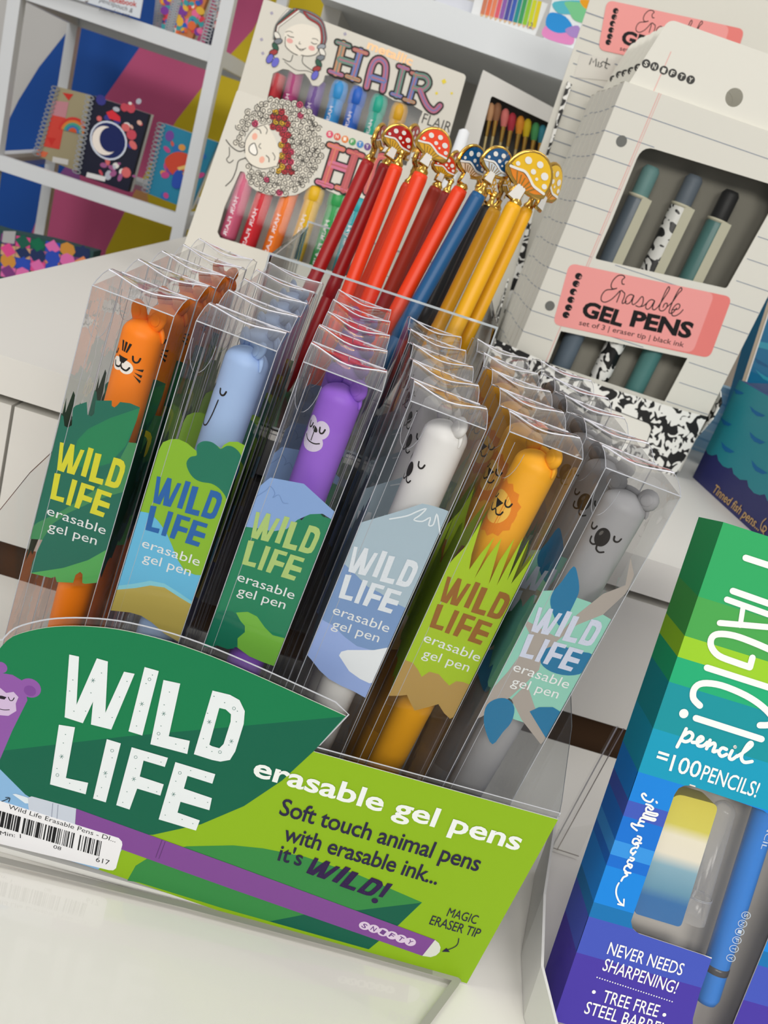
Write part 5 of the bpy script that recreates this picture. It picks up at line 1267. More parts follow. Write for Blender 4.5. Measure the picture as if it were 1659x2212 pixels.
def gel_pen(label, top, low, body, cap, marb=False):
    n = -.0115
    a, b = GPL.at(*q3(*top), n), GPL.at(*q5(*low), n); ax = (a-b).normalized()
    b = b-ax*((b.z-(TOP+.006))/ax.z); L = (a-b).length; r = .0082
    t = thing('gel_pen', label, 'pen', tuple(b), 'gel pens in the window of the front box')
    T = Matrix.Translation(b) @ ax.to_track_quat('Z', 'Y').to_matrix().to_4x4()
    m = marbled(95, .5, 'marbled_barrel') if marb else mat(body, .35, .45)
    mb = MB(); mb.lathe([(.0005, 0), (r*.3, .004), (r*.8, .03), (r, .034), (r, L-.026), (r*.9, L-.024)], m, 22, T); mb.build('barrel', t)
    mb = MB(); mb.lathe([(r*.9, L-.025), (r*1.06, L-.024), (r*1.06, L-.0225), (r*.7, L-.022)], mat('#d9d5bc', .4), 22, T); mb.build('collar', t)
    mb = MB(); mb.lathe([(r*.84, L-.023), (r*.84, L-.003), (r*.6, L), (.0004, L+.0003)], mat(cap, .5, .35), 20, T); mb.build('eraser_tip', t)
    sd = V3((1, 0, 0)); sd = (sd-ax*sd.dot(ax)).normalized(); fw = sd.cross(ax)
    if fw.y > 0: fw = -fw
    mb = MB(); c0 = b+ax*(L-.023)+sd*.0050+fw*.0074
    mb.bar(c0, c0-ax*.098, .0078, .0020, mat('#d9d6bd', .4, .4), fw); mb.build('clip', t)
gel_pen('slate blue gel pen with a teal tip in the ruled box window', (1052, 905), (480, 800), '#5f6c78', '#6f9a98')
gel_pen('black and white marbled gel pen in the ruled box window', (1290, 955), (705, 880), '#ffffff', '#68737e', True)
gel_pen('teal gel pen with a black tip in the ruled box window', (1492, 1040), (915, 950), '#4f7f7c', '#1d1d1d')
mb = MB()
for k in (-1, 0, 1):
    x = GPL.px(*q5(860+k*210, 180+k*60))[0]
mb.poly(GPL, clip(clip([(p[0], p[1]) for p in GWIN], None, None), None, None), WATER, -.0022); mb.build('window_film', GB)
NTH = ['second', 'third', 'fourth', 'fifth', 'sixth', 'seventh']
for k in range(1, 6):
    c = copy_tree(GB, None, f'ruled paper gel pen box, {NTH[k-1]} from the front in the marbled tray')
    c.location = GB.location+V3((-.0006*k, GD*1.02*k, random.uniform(-.001, .001)))

def gel_tray():
    pl = front(.719)
    t = thing('gel_pen_tray', 'black and white marbled display tray with a ruled paper header', 'display tray', (.2, .86, TOP))
    mbm = marbled(115, .49, 'marbled_card')
    uL = GP.px(1108.7, 751.7)[0]-.006; uR = pl.px(*q5(1300, 1120))[0]+.003
    yb = .864
    lip = [pl.px(*p) for p in z5((60, 690), (300, 800), (430, 860), (700, 970), (1000, 1060), (1180, 1115), (1300, 1120))]
    v0 = TOP
    b0 = pl.px(*q5(1110, 1500)); pts = [(lip[0][0], v0)]+[(b0[0], v0), (lip[-1][0]-.0, lip[-1][1])]+lip[::-1][1:]
    pts = [(lip[0][0], v0), (b0[0], v0), (uR-.001, pl.px(*q5(1260, 1130))[1])]+[(u, max(v, v0+.01)) for u, v in lip[::-1][1:]]
    mb = MB(); mb.slab(pl, pts, mbm, -.001, 0)
    wl = corner([pl.px(*p) for p in z5((700, 1085), (960, 1185), (975, 1215), (935, 1330), (650, 1250))], .002)
    mb.poly(pl, wl, '#e6e4dc', 1e-4); mb.stroke(pl, wl[2:], .0006, '#2a2a2a', 2e-4)
    mb.build('front_lip', t)
    mb = MB(); mb.box((uL+.001, .722, TOP), (b0[0]-.001, yb-.002, TOP+.003), mat('#1a1a1a', .5)); mb.build('base', t)
    # right-hand cheek standing up beside the boxes
    mb = MB(); pr = Plane((uR, .7195, TOP), (0, 1, 0), (.08, 0, 1)); mb.slab(pr, [(0, .055), (.0, 0.07), (.06, .10), (yb-.72, .10), (yb-.72, 0), (.03, 0)], mbm, -.001, 0); mb.build('side_panel', t)
    # left cheek: tall strip behind the boxes
    hp = front(yb)
    strip = [hp.px(*p) for p in ((1226, 176), (1236, 182), (1186, 330), (1150, 470), (1128, 590), (1104, 720), (1092, 752), (1062, 740), (1085, 690), (1120, 560), (1160, 400), (1190, 300))]
    mb = MB(); lo = [(p[0], p[1]) for p in strip]
    mb.slab(hp, lo+[] , mbm, -.002, 0)
    mb.build('back_strip', t)
    mb = MB(); ps = Plane((uL-.001, .722, TOP), (0, 1, 0), (0, 0, 1)); mb.slab(ps, [(0, 0), (yb-.724, 0), (yb-.724, .10), (.1, .055), (0, .035)], mbm, -.001, 0); mb.build('side_panel', t)
    # header card
    hd = front(yb+.004)
    a, b, c = hd.px(1276, -40), hd.px(1222, 182), hd.px(1690, 90)
    q_ = [(a[0]+.004, a[1]+.03), (b[0], TOP), (c[0]+.02, TOP), (c[0]+.02, a[1]+.03)]
    mb = MB(); mb.slab(hd, q_, LINED, -.002, 0)
    for i in range(14):
        v = hd.px(1262, 25+i*30)[1]; mb.stroke(hd, [(b[0]+.004 if v < b[1] else b[0]+(a[0]-b[0])*(v-b[1])/(a[1]-b[1])+.002, v), (c[0]+.018, v)], .0007, RULE, 2e-4, cap=False)
    # label: same print, a little smaller
    A, B, Cc = hd.px(*q3(783, 0)), hd.px(*q3(1533, 160)), hd.px(*q3(735, 270))
    f3 = affine([(490, 240), (1448, 440), (392, 600)], [A, B, Cc])
    pink_label(mb, hd, f3, 4e-4)
    k = hd.mm(1290, 140)/2.5175
    mb.ppoly(hd, z3((640, 290), (830, 330), (800, 440), (600, 420)), '#dad7ce', 3e-4)
    for s in ([(688, 350), (700, 315), (708, 340), (725, 318), (722, 360)], [(738, 338), (733, 362)], [(762, 335), (748, 345), (756, 358), (742, 365)], [(785, 318), (772, 368), (782, 372)], [(768, 338), (798, 352)]):
        mb.stroke(hd, [hd.px(*q3(*p)) for p in s], 6*k, '#4a4a48', 6e-4)
    mb.build('header_card', t)
gel_tray()
# ---------------------------------------------------------------- magic pencil box on the low table
k1, k2 = zz(1150, 1100, 3.26), zz(1150, 1640, 3.26)
def q_1(x, y): return (1150+x/3.26, 1100+y/3.26)
def q_2(x, y): return (1150+x/3.26, 1640+y/3.26)
def pencil_box():
    a = math.radians(17); D_ = .0245
    Pb = V3(level(LOW).at(1167, 2125)); f = Pb+V3((0, -math.cos(a), math.sin(a)))*D_
    pl = Plane(f, (1, 0, 0), (0, math.sin(a), math.cos(a)))
    W_, H_ = .105, (pl.px(1561, 1129)[1]+.0003)
    x0 = pl.px(1561, 1129)[0]*.5
    t = thing('pencil_box', 'green to blue striped box of an endless pencil with a jelly eraser, leaning back', 'box', tuple(Pb))
    win = [pl.px(*p) for p in k2((1000, 250), (1030, 205), (1070, 186), (1110, 185), (1330, 258), (1620, 357), (1650, 380), (1980, 490), (1320, 2100), (1130, 1990), (1130, 1830), (1180, 1640), (1265, 1400), (740, 1225), (705, 1190), (695, 1140))]
    out = [(0, 0), (W_, 0), (W_, H_), (0, H_)]
    EX = [(620, 1185, 1)]
    bands = [('#2aa45f', q_1(1340, 95)), ('#46a24c', q_1(1172, 615)), ('#97c926', q_1(1080, 893)), ('#1ba972', q_1(1020, 1037)), ('#0b8f9a', q_1(965, 1215)), ('#0a97b8', q_1(862, 1545)), ('#0f80d8', q_2(735, 85)), ('#3e58b8', q_2(668, 285)), ('#0d6fce', q_2(632, 395)), ('#3390dd', q_2(572, 565)), ('#0d69ca', q_2(540, 665)), ('#0f82da', q_2(507, 742)), ('#0d6fae', q_2(430, 1005)), ('#4153b6', q_2(392, 1105)), ('#4636a0', q_2(312, 1360))]
    vs = [pl.px(*b[1])[1] for b in bands]+[0]; vs[0] = H_
    # body with banded sides, open at the front
    mb = MB(); side = Plane(f, (0, -math.cos(a), math.sin(a)), (0, math.sin(a), math.cos(a)))
    for i, (c, _) in enumerate(bands):
        hi, lo = vs[i], vs[i+1]
        mb.poly(side, [(-D_, lo+.0045 if i < len(bands)-1 else 0), (0, lo), (0, hi), (-D_, hi+.0045 if i else hi)], c)
    mb.add([pl.w(W_, 0, 0), pl.w(W_, 0, -D_), pl.w(W_, H_, -D_), pl.w(W_, H_, 0)], [(0, 1, 2, 3)], '#4153b6')
    mb.add([pl.w(0, H_, 0), pl.w(W_, H_, 0), pl.w(W_, H_, -D_), pl.w(0, H_, -D_)], [(0, 1, 2, 3)], '#2aa45f')
    mb.add([pl.w(0, 0, 0), pl.w(0, 0, -D_), pl.w(W_, 0, -D_), pl.w(W_, 0, 0)], [(0, 1, 2, 3)], '#4636a0')
    mb.add([pl.w(0, 0, -D_), pl.w(0, H_, -D_), pl.w(W_, H_, -D_), pl.w(W_, 0, -D_)], [(0, 1, 2, 3)], '#4636a0')
    mb.add([pl.w(.001, .001, -D_+.001), pl.w(W_-.001, .001, -D_+.001), pl.w(W_-.001, H_-.001, -D_+.001), pl.w(.001, H_-.001, -D_+.001)], [(0, 1, 2, 3)], '#cfcac2')
    mb.build('carton', t)
    mb = MB()
    mb.slab(pl, out, mat('#e6e2da', .6), -.0005, -.0001, [win])
    # bands are cut round the window: two walls of stripes either side of it
    def inside(u, v):
        c = False
        for i in range(len(win)):
            (xa, ya), (xb, yb) = win[i-1], win[i]
            if (ya > v) != (yb > v) and u < (xb-xa)*(v-ya)/(yb-ya)+xa: c = not c
        return c
    wx = [p[0] for p in win]; wy = [p[1] for p in win]
    def strip(hi, lo, col, n):
        # thin slices so that the print stops at the window's edge
        N = max(1, int((hi-lo)/.0006)+1)
        for i in range(N):
            v0, v1 = lo+(hi-lo)*i/N, lo+(hi-lo)*(i+1)/N
            def cuts(v):
                o = []
                for j in range(len(win)):
                    (xa, ya), (xb, yb) = win[j-1], win[j]
                    if (ya > v) != (yb > v): o.append((xb-xa)*(v-ya)/(yb-ya)+xa)
                return sorted(o)
            ca, cb = cuts(v0+1e-6), cuts(v1-1e-6)
            if len(ca) != len(cb): ca = cb = ca if len(ca) > len(cb) else cb
            A, B = [0]+ca+[W_], [0]+cb+[W_]
            for j in range(0, len(A)-1, 2):
                a0, a1, b0, b1 = (min(max(x, 0), W_) for x in (A[j], A[j+1], B[j], B[j+1]))
                if a1-a0 > 1e-6 or b1-b0 > 1e-6: mb.add([pl.w(a0, v0, n), pl.w(a1, v0, n), pl.w(b1, v1, n), pl.w(b0, v1, n)], [(0, 1, 2, 3)], col)
    for i, (c, _) in enumerate(bands): strip(vs[i], vs[i+1], c, 0)
    Wt = mat('#f1f1ee', .6)
    N = 2e-4
    def sk(pts, w, zf=k1, sm=4): mb.pstroke(pl, zf(*pts), w, Wt, N, sm=sm)
    sk([(1500, 342), (1800, 440)], 14, sm=0); sk([(1410, 575), (1850, 730)], 14, sm=0)
    sk([(1800, 440), (1700, 560), (1850, 730)], 14, sm=0); sk([(1368, 635), (1800, 790)], 13, sm=0); sk([(1318, 800), (1800, 842)], 13, sm=0); sk([(1482, 690), (1462, 818)], 11, sm=0)
    sk([(1548, 1045), (1530, 1112)], 14, sm=0); sk([(1530, 1112), (1430, 1078), (1310, 1030), (1258, 965), (1262, 905), (1310, 878), (1420, 890), (1560, 940), (1720, 1010)], 14)
    sk([(1228, 1115), (1800, 1298)], 14, sm=0)
    sk([(1178, 1382), (1132, 1330), (1140, 1262), (1200, 1225), (1330, 1240), (1500, 1310), (1620, 1390), (1690, 1470), (1670, 1515), (1600, 1520)], 14)
    sk([(1150, 1470), (1612, 1618)], 14, sm=0)
    mb.poly(pl, ell(pl.px(*q_1(1065, 1438)), pl.mm(*q_1(1065, 1438))*10), Wt, N)
    for s in ([(1082, 1545), (1060, 1590), (1018, 1672)], [(1068, 1590), (1105, 1568), (1128, 1590), (1112, 1622), (1078, 1636), (1050, 1625)],
              [(1125, 1640), (1165, 1640), (1200, 1618), (1185, 1600), (1160, 1625), (1165, 1662), (1200, 1665), (1230, 1640)],
              [(1250, 1625), (1225, 1685)], [(1240, 1665), (1275, 1645), (1285, 1665), (1270, 1705), (1300, 1700)],
              [(1365, 1690), (1335, 1680), (1312, 1710), (1330, 1738), (1365, 1725)],
              [(1405, 1700), (1385, 1745), (1405, 1760), (1440, 1735)], [(1425, 1672), (1426, 1674)],
              [(1440, 1740), (1500, 1700), (1545, 1660), (1535, 1640), (1505, 1670), (1470, 1740), (1490, 1780), (1545, 1775)]): sk(s, 7.5)
    mb.text(pl, '=', q_1(862, 1776), q_1(938, 1800), 34, Wt, N, bold=.02)
    mb.text(pl, '100', q_1(960, 1838), q_1(1168, 1892), 37, Wt, N, bold=.008); mb.text(pl, 'PENCILS!', q_2(1178, 140), q_2(1570, 268), 34, Wt, N, bold=.008)
    for s in ([(800, 255), (785, 240), (770, 252), (790, 285), (830, 300), (848, 282)], [(872, 298), (876, 306)], [(800, 315), (830, 325), (850, 345), (835, 355), (815, 335), (800, 345), (800, 365)], [(800, 365), (850, 378), (880, 385), (870, 398), (830, 390), (790, 378), (778, 395)], [(778, 395), (830, 412), (865, 420), (855, 432), (815, 422), (768, 410), (755, 430)], [(785, 440), (760, 435), (745, 455), (780, 470)], [(780, 470), (730, 462), (700, 450), (700, 470), (735, 500)],
              [(740, 540), (765, 552), (755, 575), (740, 560), (715, 560), (705, 585), (725, 600)], [(765, 590), (725, 588), (745, 605), (735, 625)], [(725, 620), (700, 630), (692, 655), (715, 660), (730, 645), (705, 672)], [(690, 690), (715, 700), (700, 715), (680, 705), (668, 722)], [(672, 735), (700, 745), (690, 765), (675, 750), (655, 752), (645, 775), (660, 790)], [(690, 800), (650, 795), (668, 815), (640, 830), (625, 855)]): sk(s, 4.2, k2)
    sk([(608, 870), (592, 905), (590, 950), (610, 1000), (640, 1028)], 3.6, k2); sk([(602, 1018), (642, 1032), (644, 985)], 3.6, k2, 0)
    mb.text(pl, 'NEVER NEEDS', q_2(522, 1368), q_2(1046, 1522), 28, Wt, N, bold=.004); mb.text(pl, 'SHARPENING!', q_2(488, 1482), q_2(1003, 1650), 28, Wt, N, bold=.004)
    for i in range(30):
        p = q_2(455+i*18.2, 1534+i*5.9); mb.poly(pl, ell(pl.px(*p), pl.mm(*p)*1.5, n=8), Wt, N)
    mb.text(pl, 'TREE FREE', q_2(485, 1706), q_2(875, 1815), 28, Wt, N, bold=.004); mb.text(pl, 'STEEL BARREL', q_2(360, 1785), q_2(925, 1945), 28, Wt, N, bold=.004)
    for x, y in ((432, 1637), (928, 1798)): mb.poly(pl, ell(pl.px(*q_2(x, y)), pl.mm(1300, 2150)*4), Wt, N)
    mb.build('front_card', t)
    # clear blister behind the window
    mb = MB(); mb.poly(pl, win, clear((.97, .965, .955), gain=.3, rough=.08, haze=.04), -.0012); mb.build('window_film', t)
    # eraser block
    n1, n0 = -.0025, -.015
    ip = Plane(pl.w(0, 0, n1), pl.U, pl.V)
    eq = [ip.px(*p) for p in k2((990, 235), (1312, 322), (1045, 1185), (715, 1085))]
    bs = ip.w(*eq[3])
    m = bpy.data.materials.new('layered_jelly'); m.use_nodes = True; nt = m.node_tree; bsd = nt.nodes['Principled BSDF']; bsd.inputs['Roughness'].default_value = .4
    bsd.inputs['Subsurface Weight'].default_value = 0.0
    tc = nt.nodes.new('ShaderNodeTexCoord'); sx = nt.nodes.new('ShaderNodeSeparateXYZ'); rp = nt.nodes.new('ShaderNodeValToRGB')
    nt.links.new(tc.outputs['Generated'], sx.inputs[0]); nt.links.new(sx.outputs[2], rp.inputs[0]); nt.links.new(rp.outputs[0], bsd.inputs['Base Color'])
    e = rp.color_ramp.elements; e[0].position = .22; e[0].color = lin('#0c69ac'); e[1].position = .30; e[1].color = lin('#5f97b4')
    for p, c in ((.47, '#86b2c6'), (.56, '#eee8d6'), (.70, '#f0ead4'), (.78, '#d9d050'), (1.0, '#d6ca42')):
        k = e.new(p); k.color = lin(c)
    mb = MB(); mb.slab(ip, corner(eq, [.005, .003, .002, .002]), m, n0-n1, 0)
    o = mb.build('jelly_eraser', None, tuple(bs)); tag(o, 'yellow, white and blue layered jelly eraser in the pencil box window', 'eraser')
    # empty clear tube beside it
    p0, p1 = pl.at(*q_2(1195, 1235), -.011), pl.at(*q_2(1450, 372), -.011); ax = (p1-p0).normalized(); L = (p1-p0).length; r = pl.mm(1550, 1800)*25
    T = Matrix.Translation(p0) @ ax.to_track_quat('Z', 'Y').to_matrix().to_4x4()
    mb = MB(); prof = [(r*1.15, 0), (r*1.15, L*.2), (r, L*.21), (r, L-r)]+[(r*math.cos(PI/2*i/6)+1e-5, L-r+r*math.sin(PI/2*i/6)) for i in range(1, 7)]
    mb.lathe(prof, clear((.96, .96, .95), gain=.35, rough=.1, haze=.2), 24, T)
    for q_ in (.2, .21): mb.tube([T @ V3((r*1.15*math.cos(2*PI*i/20), r*1.15*math.sin(2*PI*i/20), L*q_)) for i in range(21)], .00015, EDGE, 4, False)
    o = mb.build('blister_tube', None, tuple(p0)); tag(o, 'empty clear tube lying between the jelly eraser and the blue pencil', 'tube')
    # the pencil in its slot
    p0, p1 = pl.at(*q_2(1275, 1800), -.0085), pl.at(*q_2(1800, 140), -.0085); ax = (p1-p0).normalized(); L = (p1-p0).length; r = pl.mm(1580, 2000)*26
    t2 = thing('pencil', 'bright blue barrelled pencil with a dark ring in the slot of the striped box', 'pencil', tuple(p0))
    T = Matrix.Translation(p0) @ ax.to_track_quat('Z', 'Y').to_matrix().to_4x4()
    blue = mat('#0f7fe0', .35, .45)
    mb = MB(); mb.lathe([(.0004, 0), (r*.8, .0004), (r, .003), (r, L)], blue, 28, T); mb.build('barrel', t2)
    rg = (pl.at(*q_2(1335, 1545), -.0085)-p0).dot(ax)
    mb = MB(); mb.lathe([(r*1.005, rg-.0015), (r*1.04, rg-.0014), (r*1.04, rg+.0014), (r*1.005, rg+.0015)], mat('#3b3b40', .3, .5), 28, T); mb.build('ring', t2)
    mb = MB(); tn = pl.N; rtv = ax.cross(tn).normalized()
    if rtv.x < 0: rtv = -rtv
    bp = Plane(p0+tn*(r+.00015), rtv, ax)
    for i, (x, y) in enumerate(((1505, 1100), (1480, 1158), (1460, 1215), (1440, 1275), (1420, 1335), (1398, 1400))):
        c = bp.px(*q_2(x, y)); k = pl.mm(1590, 2000)*9.5
        mb.stroke(bp, ell(c, k, k*.8, n=14), k*.16, mat('#cfe0f2', .5), 0, True)
        ch = 'SNIFTY'[i]; mb.text(bp, ch, (c[0]-k*.42, c[1]+k*.42), (c[0]-k*.42, c[1]-k*.42), k*.9, mat('#cfe0f2', .5), bold=.01, local=True)
    a_, b_ = bp.px(*q_2(1650, 560)), bp.px(*q_2(1625, 635))
    mb.text(bp, 'MAGIC PENCIL', (a_[0]-.001, a_[1]+.028), (b_[0]-.001, b_[1]), .0022, mat('#cfe0f2', .5), local=True)
    mb.build('printed_mark', t2)
    return pl, f
MAGIC, MFOOT = pencil_box()

# ---------------------------------------------------------------- tinned fish pens
k3 = zz(1400, 640, 3.95)
def q_3(x, y): return (1400+x/3.95, 640+y/3.95)
def fish():
    A, B = level(TOP).at(1496, 1031), level(TOP).at(1640, 1163)
    pl = Plane(A, (B-A), (0, 0, 1)); pl.O.z = TOP
    NV = mat('#262a68', .45, .4)
    tl, tr = pl.px(*q_3(782, 712)), pl.px(*q_3(1023, 835)); H_ = tl[1]; Ln = .20
    t = thing('fish_pen_box', 'navy box with teal fish scales and gold lettering, turned sideways by the marbled tray', 'box', tuple(A))
    mb = MB(); mb.slab(pl, [(0, 0), (Ln, 0), (Ln, H_), (tl[0], H_)], NV, -.07, 0)
    sc = [pl.px(*q_3(*p)) for p in ((495, 1305), (510, 1345), (545, 1360), (590, 1350), (600, 1400), (640, 1450), (685, 1468), (718, 1462), (730, 1515), (785, 1565), (848, 1570), (858, 1625), (905, 1680), (955, 1697), (998, 1690), (1020, 1745), (1080, 1800), (1200, 1900))]
    mb.poly(pl, [(tl[0], H_)]+sc+[(Ln, sc[-1][1]), (Ln, H_)], mat('#238a98', .45, .4), 2e-4)
    for s in (((870, 935), (915, 975), (1003, 1020), (975, 1030), (930, 1022), (890, 985)), ((620, 1032), (660, 1062), (718, 1095), (690, 1108), (645, 1095)), ((870, 1158), (920, 1205), (1003, 1248), (960, 1262), (910, 1240), (880, 1205)), ((628, 1240), (665, 1280), (742, 1330), (705, 1338), (660, 1325), (635, 1290)), ((885, 1398), (935, 1455), (1023, 1510), (980, 1520), (920, 1490), (895, 1450)), ((735, 790), (770, 800), (822, 828), (800, 838), (750, 832))):
        mb.ppoly(pl, k3(*s), '#1768a2', 4e-4)
    G = mat('#c9a367', .35, .5)
    mb.text(pl, 'Tinned fish pens...', q_3(548, 1665), q_3(945, 2005), 17, G, 5e-4, bold=.012, shear=.25)
    mb.pstroke(pl, k3((1010, 1900), (980, 1930), (965, 1980), (985, 2010), (1015, 1990), (1000, 1960), (985, 1985), (990, 2030)), 3, G, 5e-4)
    mb.build('carton', t)
    mb = MB(); v = [pl.w(tl[0]+.006, H_, -.004), pl.w(Ln, H_, -.004), pl.w(Ln, H_+.012, -.05), pl.w(tl[0]+.006, H_+.012, -.05)]
    mb.add(v+[p-V3((0, 0, .001)) for p in v], [(0, 1, 2, 3), (7, 6, 5, 4), (0, 4, 5, 1), (1, 5, 6, 2), (2, 6, 7, 3), (3, 7, 4, 0)], mat('#14305e', .45)); mb.build('lid_flap', t)
    # second carton behind it, in front of a clear sheet
    p2 = front(.80); w = [p2.px(*p) for p in k3((838, 690), (1030, 20), (1500, 160), (1330, 860))]
    zb = TOP; mb = MB(); q = [(w[0][0], zb), (w[0][0]+.004, w[1][1]), (w[0][0]+.12, w[1][1]), (w[0][0]+.12, zb)]
    x0 = w[0][0]
    q = [(x0+(zb-w[0][1])*(w[1][0]-w[0][0])/(w[1][1]-w[0][1]), zb), w[1], (w[1][0]+.10, w[1][1]), (w[1][0]+.10, zb)]
    mb.slab(p2, q, mat('#0f88bd', .45, .4), -.03, 0)
    mb.ppoly(p2, k3((938, 382), (1023, 400), (1100, 420), (1090, 470), (1015, 455), (930, 432)), '#46bfdc', 3e-4)
    mb.ppoly(p2, k3((910, 620), (960, 660), (1060, 715), (1060, 740), (980, 705)), '#46c4e0', 3e-4); mb.ppoly(p2, k3((905, 520), (1023, 590), (1023, 610), (930, 570)), '#1470a8', 3e-4)
    tag(mb.build('fish_pen_box', None, tuple(p2.w(q[0][0]+.05, zb, -.015))), 'bright blue carton with pale fish scale marks behind the navy scaled box', 'box')
    p3 = front(.792); a, b = p3.px(*q_3(815, 718)), p3.px(*q_3(1023, 75))
    e = V3((b[0]-a[0], 0, b[1]-a[1]))/(b[1]-a[1])
    lo = V3((a[0], .792, a[1]))-e*(a[1]-TOP); hi = V3((b[0], .792, b[1]))+e*.03
    mb = MB(); sh = [(lo.x, lo.z), (lo.x+.12, lo.z), (hi.x+.12, hi.z), (hi.x, hi.z)]
    mb.slab(p3, sh, clear((.95, .97, .97)), -.001, .001); mb.stroke(p3, [sh[0], sh[3]], .0034, mat('#b7a893', .25, .5), .0012); mb.stroke(p3, [(sh[0][0]+.002, sh[0][1]), (sh[3][0]+.002, sh[3][1])], .0012, mat('#e9e6e0', .2, .5), .0016)
    tag(mb.build('acrylic_divider', None, (lo.x+.06, .792, TOP)), 'clear acrylic divider with a bright edge before the blue carton', 'divider')
    # small pale things glimpsed between tray and divider
    p4 = front(.86); q = [p4.px(*p) for p in k3((552, 778), (735, 805), (640, 1075), (535, 1060))]
    zl = min(v for u, v in q); zt = max(v for u, v in q); ul, ur = min(u for u, v in q)-.02, max(u for u, v in q)
    mb = MB(); mb.slab(p4, [(ul, TOP), (ur, TOP), (ur+.006, zt), (ul, zt)], '#a9cfe6', -.02, 0)
    for i in range(7):
        v = TOP+(zt-TOP)*(i+.5)/7; mb.stroke(p4, [(ul+.001, v), (ur-.001, v-.002)], .0022, mat(['#c6deec', '#86b6d6'][i % 2]), 2e-4, cap=False)
    tag(mb.build('note_block', None, ((ul+ur)/2, .87, TOP)), 'pale blue striped paper block between the marbled tray and the divider', 'note block')
    p5 = front(1.12); q = [p5.px(*p) for p in k3((780, 388), (885, 432), (1010, 110), (920, 80))]
    mb = MB(); ul, ur = p5.px(*q_3(780, 388))[0], p5.px(*q_3(1060, 430))[0]; zt = p5.px(*q_3(920, 80))[1]; zl = p5.px(*q_3(830, 410))[1]
    mb.slab(p5, [(ul, zl), (ur, zl), (ur+.02, zt), (ul+.012, zt)], '#e3e4e4', -.05, 0)
    tag(mb.build('white_carton', None, ((ul+ur)/2, 1.14, zl)), 'white carton glimpsed beyond the blue carton and divider', 'box')
    mb = MB(); mb.box((ul-.01, 1.105, TOP), (ur+.05, 1.2, zl-.0005), mat('#8d8378', .6))  # brownish grey stands in for the shadow below the carton
    tag(mb.build('riser_block', None, ((ul+ur)/2, 1.15, TOP)), 'riser block under the white carton, its taupe standing in for shadow', 'riser')
    return
    p6 = front(1.08); c = p6.px(*q_3(965, 95)); mb = MB(); mb.blob((c[0], 1.10, c[1]), .009, .009, .009, mat('#3f62c8', .4)); mb.tube([(c[0]-.004, 1.10, c[1]-.008), (c[0]-.008, 1.10, c[1]-.03)], .008, mat('#c7cbe0', .3), 10)
    mb.build
fish()

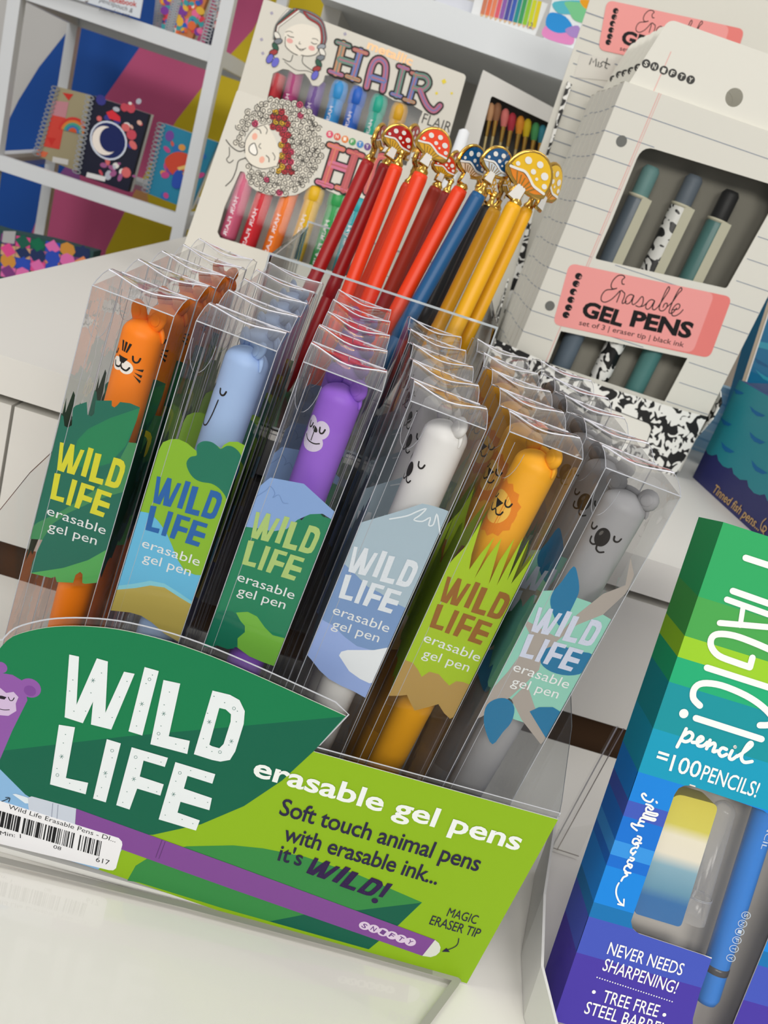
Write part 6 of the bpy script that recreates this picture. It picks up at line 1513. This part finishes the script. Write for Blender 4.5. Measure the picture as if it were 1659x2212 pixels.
# ---------------------------------------------------------------- clear acrylic pieces on the low table
def acrylic():
    lv = level(LOW); g = clear((.997, .997, .995), gain=.10); EDGE_SHADE = mat('#8f8d86', .3, .5); lt = mat('#d7d5cf', .25, .5)
    pts = [lv.px(*p) for p in ((-220, 1812), (0, 1868), (400, 1966), (760, 2052), (930, 2092))]
    c = [lv.px(*p) for p in ((955, 2098), (978, 2106), (984, 2120), (978, 2134))]
    low = [lv.px(*p) for p in ((913, 2222), (850, 2340))]
    out = pts+c+low; near = out+[(out[-1][0], .16), (out[0][0], .16)]
    near = [(u, min(v, TY-.0008)) for u, v in near]
    mb = MB(); pl = level(LOW+.0003)
    mb.slab(pl, near, g, 0, .0022, side=g)
    e = near[:len(out)]
    mb.stroke(pl, e[:5], .0030, EDGE_SHADE, .0024, cap=False); mb.stroke(pl, e[4:], .0032, mat('#a5a39c', .3, .5), .0024, cap=False);  # grey strokes paint shade and refraction along the clear edge
    tag(mb.build('acrylic_sheet', None, (0, .22, LOW)), 'clear acrylic sheet lying on the low table in front of the pen tray', 'acrylic sheet')
    # clear riser with an L-shaped foot beside the tray
    a, b, c2, d = (lv.at(*p) for p in ((1205, 1838), (1248, 1862), (1262, 1800), (1240, 1790)))
    t = thing('acrylic_stand', 'clear acrylic easel behind the striped pencil box', 'easel', tuple(lv.at(1230, 1850)))
    pb = front(.318); w0, w1 = pb.px(*q_1(250, 2010)), pb.px(*q_1(600, 1560))
    P0, P1 = V3(lv.at(*q_2(135, 640))), V3(front(.36).at(*q_1(600, 1545)))
    mb = MB(); mb.bar(P0, P1, .0042, .0022, g, (1, 0, 0)); mb.stroke(Plane(P0, (P1-P0), (1, 0, 0)), [(0, 0), ((P1-P0).length, 0)], .0007, lt, .0012); mb.stroke(Plane(P0, (P1-P0), (1, 0, 0)), [(0, .0032), ((P1-P0).length, .0032)], .0006, mat('#bdb6aa', .3), .0012); mb.build('leg', t)
    mb = MB(); q = [lv.px(*p) for p in [q_2(130, 650), q_2(310, 708), q_2(420, 480), q_2(175, 520)]]
    mb.slab(level(LOW+.0003), q, g, 0, .002); mb.stroke(level(LOW+.0003), [q[0], q[1]], .0009, mat('#9a948a', .3), .0023); mb.stroke(level(LOW+.0003), [q[0], q[3]], .0007, lt, .0023); mb.build('foot', t)
    # white folded card standing at the edge of the pencil box
    x = MFOOT
    t = thing('card_stand', 'white folded card stand beside the striped pencil box', 'card stand', tuple(lv.at(1150, 2130)))
    fold = [lv.at(*p) for p in ((1172, 2075), (1149, 2168), (1168, 2330))]
    base = [V3((fold[0].x+.004, fold[0].y+.055, LOW+.0003)), V3((x.x-.0065, x.y+.036, LOW+.0003)), V3((x.x-.0085, x.y+.004, LOW+.0003)), V3((x.x-.0035, x.y-.02, LOW+.0003))]
    hs = [.030, .030, .022, .018]
    mb = MB(); top = [p+V3((.0, .007, h)) for p, h in zip(base, hs)]
    n = len(base); off = V3((-.0012, 0, 0))
    mb.add(base+top+[p+off for p in base]+[p+off for p in top], [(i, i+1, n+i+1, n+i) for i in range(n-1)]+[(2*n+i+1, 2*n+i, 3*n+i, 3*n+i+1) for i in range(n-1)]+[(n+i, n+i+1, 3*n+i+1, 3*n+i) for i in range(n-1)], mat('#e2e1dc', .5, .3)); mb.build('folded_card', t)
acrylic()
for o in bpy.data.objects:
    if '_base' in o: del o['_base']
